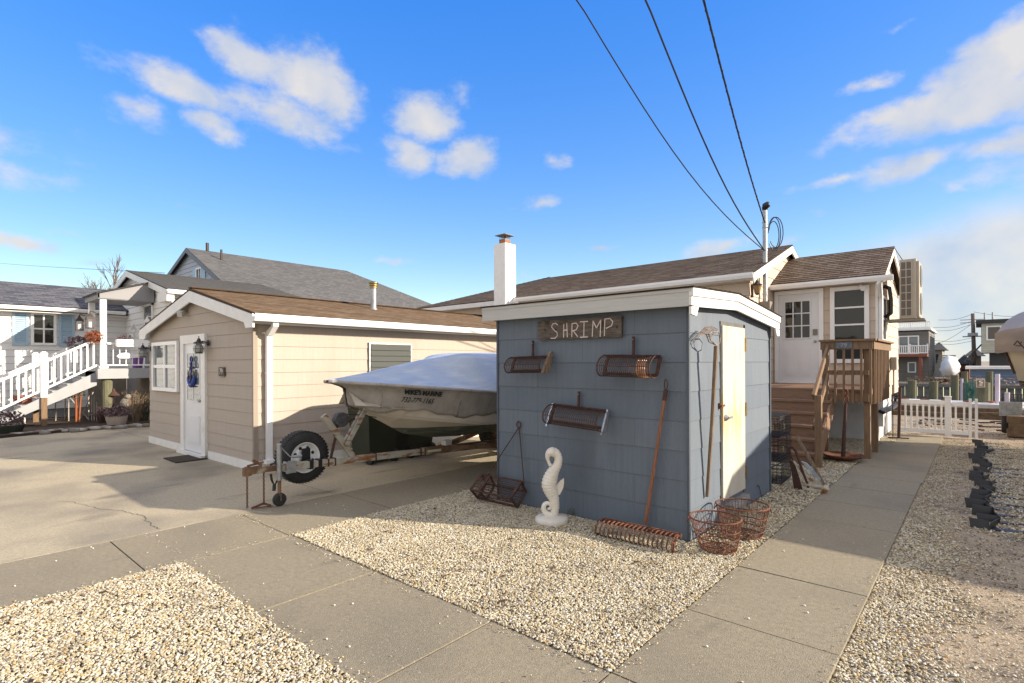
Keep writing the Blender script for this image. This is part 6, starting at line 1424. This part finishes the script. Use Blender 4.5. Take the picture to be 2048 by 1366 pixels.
# bare trees
def bare_tree(label, x, y, h, seed, spread=.5):
    q = random.Random(seed); t = thing('bare_tree', label, 'tree', (x, y, 0), 0, 'bare winter trees behind the white house'); tr_ = MB(); cr = MB()
    def grow(p, d, l, r, dep):
        e = p+d*l; mid = p+d*l*.5+V(q.uniform(-.06, .06), q.uniform(-.06, .06), 0)*l; (tr_ if dep < 2 else cr).tube([p, mid, e], [r, r*.85, r*.7], 5 if dep < 2 else 3, cap=False)
        if dep >= 6: return
        for k in range(3 if dep > 0 else 4):
            a = q.uniform(0, 2*PI); o = d.orthogonal().normalized(); o2 = d.cross(o); nd = (d*1.0+(o*math.cos(a)+o2*math.sin(a))*q.uniform(.3, .8)*spread*1.6+UP*.12).normalized()
            grow(e if q.random() < .6 else p+d*l*.75, nd, l*q.uniform(.62, .82), r*.62, dep+1)
    grow(V(x, y, 0), V(0, 0, 1), h*.27, h*.022, 0); tr_.build('trunk', M_bark, t); cr.build('crown', M_bark, t)
bare_tree('bare brown tree rising between the white house and the gable roof', -38.7, 8.7, 8.6, 5)
bare_tree('bare tree just left of the tall grey roof', -45, 14.5, 9.5, 8)
bare_tree('bare tree top at the far left edge above the slate roof', -48.5, 4.1, 8.2, 12)

# ================================================================== RIGHT: NEIGHBOUR HOUSE (mostly outside), boat, lagoon
rh = thing('side_neighbour_house', 'low sided house to the right whose shade falls across the walk', 'house', (8, 11, 0))
x0, x1, y0, y1 = 4.15, 13, 9.1, 13.5
m = MB(); m.box((x0+.02, y0+.02, 0), (x1, y1, 2.95)); m.prism([(x0+.02, y0, 2.94), (x0+.02, y1, 2.94), (x0+.02, 11.3, 3.42)], (x1-x0, 0, 0)); m.lap((x0, y1, 0), -YY, UP, -XX, [(0, 0), (y1-y0, 0), (y1-y0, 2.97), (2.2, 3.45), (0, 2.97)], .2, .012); m.lap((x0, y0, 0), XX, UP, -YY, [(0, 0), (x1-x0, 0), (x1-x0, 2.95), (0, 2.95)], .2, .012); m.build('wall', M_vinyl, rh)
m = MB(); roof_plane(m, (x0-.15, y0-.13, 3.05), (x1+.1, y0-.13, 3.05), (x1+.1, 11.3, 3.56), (x0-.15, 11.3, 3.56)); roof_plane(m, (x1+.1, y1+.13, 3.05), (x0-.15, y1+.13, 3.05), (x0-.15, 11.3, 3.56), (x1+.1, 11.3, 3.56)); m.build('roof', M_roofg, rh)
# neighbour boat on the right: bow toward -X
nbt = thing('covered_boat', 'large cream hulled boat under a tan and grey cover at the right edge', 'boat', (2.5, 14.6, 1))
bw = .34; by_ = 14.3
def nb_sec(s):
    g_ = 1.15*(1-math.exp(-s/1.0)); zt_ = 2.04-.03*s; c_ = .95*(1-math.exp(-max(0, s-.15)/1.1)); k = 1.14 if s < .12 else max(.60, 1.12-.32*(s-.12)**.7*1.2); zc = max(k+.02, 1.22-.09*s)
    return [(0, k), (c_*.55, k+(zc-k)*.5), (c_, zc), (g_*.9, (zc+zt_)/2), (g_, zt_)]
SS2 = [0.02, .1, .2, .35, .5, .7, 1, 1.4, 2, 2.8, 3.8, 5]
def xs_(s, z): return bw + s + max(0, (2.05-z))*.30*math.exp(-s*1.2)
def nhull(i0, i1, name, mt, par):
    m = MB()
    for sg in (1, -1):
        for a, b in zip(SS2, SS2[1:]):
            A, B = nb_sec(a), nb_sec(b)
            for i in range(i0, i1):
                P = [V(xs_(a, A[i][1]), by_+sg*A[i][0], A[i][1]), V(xs_(b, B[i][1]), by_+sg*B[i][0], B[i][1]), V(xs_(b, B[i+1][1]), by_+sg*B[i+1][0], B[i+1][1]), V(xs_(a, A[i+1][1]), by_+sg*A[i+1][0], A[i+1][1])]
                m.face(P)
    return m.build(name, mt, par, True)
hh = nhull(2, 4, 'hull', mat('cream_big_hull', (.46, .40, .29), (.42, .36, .26), 3, .4), nbt); nhull(0, 2, 'bottom_paint', mat('grey_bottom', (.12, .10, .09), (.08, .07, .06), 6, .8), hh)
m = MB(); 
for sg in (1, -1): m.tube([V(xs_(s, nb_sec(s)[2][1])-.01, by_+sg*(nb_sec(s)[2][0]+.012), nb_sec(s)[2][1]+.03) for s in SS2], .02, 6)
m.tube([V(xs_(.02, z)-.015, by_-.02, z) for z in (2.2, 1.9, 1.6, 1.4)], .022, 6); m.build('rub_strip', M_rustd, hh)
rings = []; NR = 9
for s in [-.02, .03, .1, .25, .45, .7, 1, 1.4, 2, 2.8, 3.8, 5]:
    ss_ = max(s, .01); g_ = nb_sec(ss_)[4][0]+.08; zt_ = nb_sec(ss_)[4][1]; top = 2.36+.50*(1-math.exp(-ss_*2.2))
    if s < 0: g_ = .04; top = 2.25
    row = []
    for sg in (1, -1):
        half = [(g_*.94, zt_-.26+.05*math.sin(s*5)), (g_*1.03, zt_-.10), (g_*1.05, zt_+.10), (g_*.93, zt_+.30*min(1, .6+ss_)), (g_*.5, top-.10), (.0, top)]
        half = [V(xs_(ss_, 2.05)-.03+(-.07 if s < 0 else 0)+(.05 if b > zt_+.2 else 0), by_+sg*a, b+.03*math.sin(s*9+a*7)) for a, b in half]; row.append(half)
    rings.append(row[0]+row[1][::-1])
m = MB(); n = len(rings[0]); m.add([p for r in rings for p in r], [(i*n+k, (i+1)*n+k, (i+1)*n+k+1, i*n+k+1) for i in range(len(rings)-1) for k in range(n-1)])
m.fm = [1 if (k % (n-1)) in (3, 4, 5, 6, 7) else 0 for k in range(len(m.f))]
cv = m.build('cover', [M_coverg, M_coverb], nbt); sm = cv.modifiers.new('s', 'SUBSURF'); sm.levels = 2; sm.render_levels = 2
for p in cv.data.polygons: p.use_smooth = True
m = MB(); m.tube([V(.55, by_-.72, 2.02), V(.75, by_-.86, 1.7), V(1.2, by_-1.0, 1.2)], .012, 5); m.tube([V(.55, by_-.72, 2.02), V(.5, by_-.74, 1.95), V(.58, by_-.78, 1.92), V(.6, by_-.74, 2.0)], .012, 5); m.build('tie_rope', M_rustd, nbt)
m = MB()
for k in range(5): m.tube([V(.05, by_-.05, 1.98), V(-.05-.03*k, by_-.1+.04*k, 1.85-.04*k), V(-.02-.05*k, by_-.05, 1.75-.03*k)], .014, 5)
m.build('loose_straps', M_blackp, nbt)
t = thing('boat_stand_wheel', 'worn trailer tyre and ribbed fender under the covered boat', 'trailer', (.6, 13.2, 0))
wc2 = ong(2003, 866); m = MB(); m.lathe((wc2.x, wc2.y, .31), [(.16, 0), (.29, 0), (.31, .04), (.31, .17), (.29, .2), (.16, .2)], 28, XX); m.build('tyre', M_black, t)
m = MB(); m.box((wc2.x-.05, wc2.y-.34, .42), (wc2.x+.32, wc2.y-.30, .74)); 
for k in range(9):
    for j in range(6): m.ball((wc2.x-.02+k*.04, wc2.y-.345, .46+j*.045), .012, 6)
m.build('fender', M_galv, t)
m = MB(); m.beam((wc2.x+.2, wc2.y, .5), (4.0, wc2.y+.2, .55), .1, .1); m.build('frame_rail', M_galv, t)
for k in range(3): m = MB(); a = ong(2020, 872); m.box((a.x-.05+.03*k*(k % 2), a.y-.1, .0+k*.15), (a.x+.8, a.y+.25, .145+k*.15)); tag(m.build('timber_block', M_blkwood), ('bottom', 'middle', 'top')[k] + ' timber block of the cribbing pile under the covered boat', 'timber', 'timber cribbing blocks')

# near bulkhead, dock, pilings
t = thing('near_bulkhead', 'low timber bulkhead along the near bank behind the picket gate', 'bulkhead', (0, 21, 0))
m = MB(); m.box((-30, 20.9, .0), (20, 21.3, .26)); m.box((-30, 21.1, -1.2), (20, 21.45, .0)); m.box((-30, 20.6, -.02), (20, 20.9, .1)); m.build('cap', M_blkwood, t)
def piling(label, px, ytop, d_, r, pipe=False):
    r0 = ray(px, 726); p = V(0, 0, H)+r0*d_; z = H-(ytop-722)/1069*d_
    m = MB(); m.cyl((p.x, p.y, -1.3), (p.x+.02, p.y, z), r*1.03, r, n=12)
    tag(m.build('piling', M_pvc if pipe else M_oldp), label, 'pipe' if pipe else 'piling', 'pilings along the lagoon')
piling('thick green stained piling with the brown sign at the near bank', 1963, 765, 17.5, .20)
piling('slim piling behind the sign piling', 1977, 743, 22, .12)
piling('piling beside the green net in front of the wrapped boat', 1932, 765, 19.5, .12)
piling('tall piling left of the blue house', 1928, 743, 27, .14)
piling('short far piling seen above the middle of the gate', 1866, 762, 38, .26)
piling('short far piling seen above the left half of the gate', 1823, 760, 38, .26)
piling('far piling below the wrapped boat', 1909, 750, 38, .22)
piling('white pipe leaning by the sign piling', 1993, 748, 17.0, .06, True)
piling('short white pipe under the covered boat', 2012, 785, 15.5, .06, True)
piling('thin white pipe in front of the far bulkhead', 1922, 757, 24, .05, True)
t = thing('dock_sign', 'small brown square sign with white pictogram on the thick piling', 'sign', (2, 17, 1)); r0 = ray(1960, 726); p = V(0, 0, H)+r0*17.2; zc = H-(766-722)/1069*17.2
rt_ = V(.7538, .6575, 0); m = MB(); s_ = .135; m.prism([p.xyz*V(1, 1, 0).length*0+V(p.x, p.y, zc)+rt_*a+UP*b for a, b in ((-s_, -s_), (s_, -s_), (s_, s_), (-s_, s_))], V(.657, -.7535, 0)*.015); m.build('border', M_label, t)
m = MB(); s_ = .122; cc = V(p.x, p.y, zc)+V(.657, -.7535, 0)*.0155; m.prism([cc+rt_*a+UP*b for a, b in ((-s_, -s_), (s_, -s_), (s_, s_), (-s_, s_))], V(.657, -.7535, 0)*.004); m.build('panel', M_sign, t)
m = MB(); cc = cc+V(.657, -.7535, 0)*.006; m.tube([cc+rt_*(.06*math.cos(a))+UP*(.03+.04*math.sin(a)) for a in [i*PI/8 for i in range(16)]], .007, 5, True); m.tube([cc+rt_*-.06+UP*.07, cc+rt_*.06-UP*.01], .008, 5)
for z in (-.05, -.08): m.beam(cc-rt_*.05+UP*z, cc+rt_*.05+UP*z, .004, .010)
m.build('pictogram', M_label, t)
t = MB(); a = ong(1950, 832, .05); t.box((a.x-.1, a.y, .1), (a.x+1.6, a.y+.5, .16)); t.box((a.x, a.y+.05, -.02), (a.x+1.5, a.y+.4, .1)); tag(t.build('wooden_bench', M_blkwood), 'low weathered plank platform in front of the sign piling', 'bench')
t = MB(); rn = random.Random(2)
for k in range(80): a = rn.uniform(-.18, .18); t.tube([V(1.2+a, 17.6, .1+.9*rn.random()), V(1.2+rn.uniform(-.18, .18), 17.6+rn.uniform(-.1, .1), .1+.9*rn.random())], .008, 3)
for v in t.v: 
    q_ = ray(1941, 726)*18.2; v.x += q_.x-1.2; v.y += q_.y-17.6
tag(t.build('fishing_net', mat('teal_net', (.05, .20, .17), (.03, .12, .10), 9, .8)), 'bundle of teal green netting hanging by the pilings', 'net')
t = thing('floating_dock', 'low white covered skiff lying along the bank behind the gate', 'boat', (-.5, 23, 0)); m = MB(); m.prism([(-6, 22.2, .05), (.6, 22.2, .02), (1.3, 23, .1), (.6, 23.8, .02), (-6, 23.8, .05)], (0, 0, .28)); m.build('hull', M_farw, t)
m = MB(); 
for k in range(7): m.ball((-3+k*.55, 22.6, .36), .09, 6, (1.6, 1, .4))
m.build_each('red_buoys', M_red, t)
for k, x in enumerate((.55, 1.3)): 
    t = MB(); c = V(x, 21.2, .28)
    for i in range(9):
        for j in range(5): t.tube([c+V(i*.08, 0, 0), c+V(i*.08, 0, .4)], .007, 3); t.tube([c+V(0, 0, j*.1), c+V(.64, 0, j*.1)], .007, 3); t.tube([c+V(i*.08, .5, 0), c+V(i*.08, .5, .4)], .007, 3); t.tube([c+V(i*.08, 0, .4), c+V(i*.08, .5, .4)], .007, 3)
    tag(t.build('crab_pot', M_dark), ('left', 'right')[k] + ' wire crab pot on the bulkhead behind the fence post', 'crab trap', 'crab pots on the bulkhead')
# debris
g = MB(); rn = random.Random(6)
for k in range(40): x = rn.uniform(-1.2, 2.0); y = rn.uniform(16.5, 19.5); a = rn.uniform(0, PI); l = rn.uniform(.1, .6); g.beam((x, y, .02), (x+l*math.cos(a), y+l*math.sin(a)*.4, .03), .05, .03)
tag(g.build('scrap_wood', M_rustd), 'scattered scrap wood and leaves behind the gate', 'debris', kind='stuff')
# far bank
t = thing('far_bulkhead', 'timber sheet bulkhead along the far bank of the lagoon', 'bulkhead', (0, 53, 0))
m = MB(); m.box((-60, 52.6, -.35), (80, 53.1, -.1)); 
for k in range(170): m.box((-30+k*.4, 52.75, -1.6), (-30+k*.4+.36, 52.95+.08*(k % 2), -.3))
m.build('planking', mat('grey_timber', (.20, .19, .17), (.13, .12, .11), 6, .9), t)
def rail(par, x0, x1, y, z0, z1, n, w=.05):
    m = MB(); m.box((x0, y-.04, z1-.09), (x1, y+.04, z1)); m.box((x0, y-.04, z0), (x1, y+.04, z0+.08))
    for k in range(n+1): x = x0+(x1-x0)*k/n; ww = w*2 if k % 8 == 0 else w; m.box((x-ww/2, y-.03, z0), (x+ww/2, y+.03, z1+(.12 if k % 8 == 0 else 0)))
    return m.build('railing', M_whitec, par)
YF = 62
gh = thing('grey_deck_house', 'grey three level house with white deck railings across the lagoon', 'house', (-8, YF, 0))
P = lambda px, py, y=YF: ony(px, py, y)
xr = P(1857, 700).x
m = MB(); m.box((-16, YF+.02, -.2), (xr-.02, YF+9, P(1850, 662).z)); m.lap((-16, YF, 0), XX, UP, -YY, [(0, -.2), (xr+16, -.2), (xr+16, P(1850, 662).z), (0, P(1850, 662).z)], .22, .02); m.lap((xr, YF, 0), YY, UP, XX, [(0, -.2), (9, -.2), (9, P(1850, 662).z), (0, P(1850, 662).z)], .22, .02); m.build('wall', M_grey, gh)
z1 = P(1850, 660).z; m = MB(); m.box((-16.2, YF-.4, z1), (xr+.2, YF+9.2, z1+.18)); m.build('roof_deck', M_whitec, gh); rail(gh, -16, xr+.1, YF-.3, z1+.2, P(1850, 643).z, 90, .04)
z2 = P(1850, 708).z; m = MB(); m.box((-16, YF-1.6, z2-.25), (xr, YF, z2)); m.build('balcony', M_red, gh); rail(gh, -16, xr, YF-1.55, z2+.05, P(1850, 690, YF-1.55).z, 80, .05)
m = MB(); x = P(1843, 700).x; m.box((x-.12, YF-1.5, -.2), (x+.12, YF-1.26, z2-.25)); m.build('balcony_post', M_red, gh)
a = P(1796, 705); b = P(1838, 671); pane_window(gh, (a.x, YF-.02, z2), XX, UP, b.x-a.x, b.z-z2, 2, 1, frame=.1, depth=.08, bar=.1, mg=M_glassl)
a = P(1815, 745); b = P(1832, 724); pane_window(gh, (a.x, YF-.02, a.z), XX, UP, b.x-a.x, b.z-a.z, 1, 1, frame=.1, depth=.08, mg=M_glassl)
bh = thing('blue_house', 'single storey blue sided house with white fascia across the lagoon', 'house', (6, 57, 0)); Y2 = 57
a = ony(1940, 738, Y2); x1_ = a.x+14; m = MB(); m.box((a.x+.02, Y2+.02, -.2), (x1_, Y2+6, a.z)); m.lap((a.x, Y2, 0), XX, UP, -YY, [(0, -.2), (14, -.2), (14, a.z), (0, a.z)], .22, .02); m.build('wall', M_blue, bh)
m = MB(); m.box((a.x-.3, Y2-.3, a.z), (x1_, Y2+6, a.z+.22)); m.build('fascia', M_whitec, bh)
ch_ = thing('cream_house', 'two storey cream house with flat roof and wide windows above the blue house', 'house', (8, 64, 0)); Y3 = 66
a = ony(1963, 706, Y3); b = ony(1963, 640, Y3); m = MB(); m.box((a.x+.02, Y3+.02, a.z), (a.x+14, Y3+7, b.z-.35)); m.lap((a.x, Y3, 0), XX, UP, -YY, [(0, a.z), (14, a.z), (14, b.z-.35), (0, b.z-.35)], .22, .02); m.lap((a.x, Y3+7, 0), -YY, UP, -XX, [(0, a.z), (7, a.z), (7, b.z-.35), (0, b.z-.35)], .22, .02); m.build('wall', M_crm, ch_)
m = MB(); m.box((a.x+.6, Y3+.8, -.2), (a.x+14, Y3+6.5, a.z)); m.build('lower_wall', M_grey, ch_)
m = MB(); m.box((a.x-.4, Y3-.4, b.z-.35), (a.x+14.5, Y3+7.4, b.z)); m.build('roof', M_roofg, ch_)
for px0, px1 in ((1972, 2003), (2006, 2030)):
    c = ony(px0, 681, Y3); d = ony(px1, 651, Y3); pane_window(ch_, (c.x, Y3-.02, c.z), XX, UP, d.x-c.x, d.z-c.z, 1, 1, frame=.12, depth=.08, mg=mat('screen_brown', (.12, .105, .08), rough=.6))
for px in (1969, 1985): c = ony(px, 640, Y3+2); m = MB(); m.cyl((c.x, Y3+2, b.z-.02), (c.x, Y3+2, b.z+.8), .07); m.build('vent_pipe', M_galv, ch_)
# small far houses
for nm, px0, px1, py0, y, mt, rf in (('small grey hip roofed house behind the utility pole', 1936, 1962, 712, 80, M_grey, M_roofg), ('pale house with outside stair behind the wrapped boat', 1866, 1884, 700, 78, M_crm, M_roofg), ('low brown house between the wrapped boat and the blue house', 1917, 1938, 728, 70, M_red, M_roofg)):
    a = ony(px0, py0, y); b = ony(px1, py0, y); t = thing('far_house', nm, 'house', (a.x, y, 0)); m = MB(); m.box((a.x, y, -.2), (b.x, y+6, a.z)); m.build('wall', mt, t)
    m = MB(); c = V((a.x+b.x)/2, y+3, a.z+1.0); q = [V(a.x-.4, y-.4, a.z), V(b.x+.4, y-.4, a.z), V(b.x+.4, y+6.4, a.z), V(a.x-.4, y+6.4, a.z)]; m.add(q+[c], [(3, 2, 1, 0), (0, 1, 4), (1, 2, 4), (2, 3, 4), (3, 0, 4)]); m.build('roof', rf, t)
    m = MB(); w_ = (b.x-a.x); m.box((a.x+w_*.3, y-.05, a.z-1.6), (a.x+w_*.6, y-.01, a.z-.5)); m.build('window', M_glass, t)
# outside stair
t = thing('outside_stair', 'grey wooden outside stair beside the grey deck house', 'stairs', (0, 66, 0)); m = MB()
for k in range(14): a = ony(1868+k*.9, 752-k*3.2, 68); m.box((a.x-.1, 67.6, a.z-.1), (a.x+1.2, 68.4, a.z))
m.build('steps', MATS['pale_deck'], t)
# wrapped boat
t = thing('wrapped_boat', 'boat shrink wrapped in white on stands across the lagoon', 'boat', (1, 56, 0)); c = ony(1900, 737, 57); m = MB(); m.ball((c.x, 57, c.z+.1), 1.0, 28, (.66, 2.5, .95))
for v in m.v:
    a_ = abs(v.x-c.x); v.z -= a_*a_*.35; v.x += .05*math.sin(v.z*11)
    dz = v.z-c.z
    if dz < -.2: v.x = c.x+(v.x-c.x)*(1-.35*(-dz-.2)); 
    v.z += .04*math.sin(v.x*9)+.03*math.sin(v.y*7)
    if dz < -.85: v.z = c.z-.85
m.build('wrap', M_farw, t, True)
m = MB(); 
for dx in (-.7, .7): m.beam((c.x+dx*.3, 56, c.z-.8), (c.x+dx, 56, -.2), .12, .12)
m.beam((c.x-1.3, 55.6, .05), (c.x+1.3, 55.6, .05), .25, .2); m.build('stand', M_rustd, t)
# utility pole + wires
up_ = thing('utility_pole', 'leaning wooden utility pole with transformer arm beyond the lagoon', 'utility pole', (3, 72, 0)); y = 72; a = ony(1949, 716, y); b = ony(1945, 627, y)
m = MB(); m.cyl((a.x, y, -.2), (b.x, y, b.z), .20, .15, n=10); m.build('pole', M_bark, up_)
z = ony(1947, 674, y).z; m = MB(); m.box((b.x-.8, y-.1, z), (b.x+1.4, y+.1, z+.12)); m.box((b.x-.4, y-.3, z+.12), (b.x+.4, y+.3, z+.42)); m.build('platform', M_galv, up_)
m = MB(); z3 = ony(1947, 645, y).z
for zz_ in (0, .3): m.beam((b.x-1.0, y, z3+zz_), (b.x+1.0, y, z3+zz_), .06, .06)
m.build('crossarm', M_bark, up_)
for k, (p0, p1) in enumerate((((1860, 680), (1944, 676)), ((1862, 686), (1944, 682)), ((1862, 693), (1943, 648)), ((1866, 655), (1945, 642)), ((1866, 662), (1945, 648)), ((1876, 640), (1946, 628)), ((1947, 624), (2070, 631)))):
    a = ony(*p0, y); b = ony(*p1, y); m = MB(); m.tube(smooth_path([tuple(a), tuple(a.lerp(b, .5)-UP*.25), tuple(b)], 6), .022, 4); tag(m.build('power_line', M_blackp), 'thin distant power line meeting the leaning utility pole beyond the lagoon', 'wire', 'distant power lines')
# lattice: dark scrub along the far bank
m = MB()
for k in range(10): clump(m, (-4+k*1.0, 54.5, .1), .5, 60, .08, (1.2, .6, .8), 30+k)
tag(m.build('marsh_scrub', M_dry), 'low dry scrub along the far bank', 'scrub', kind='stuff')
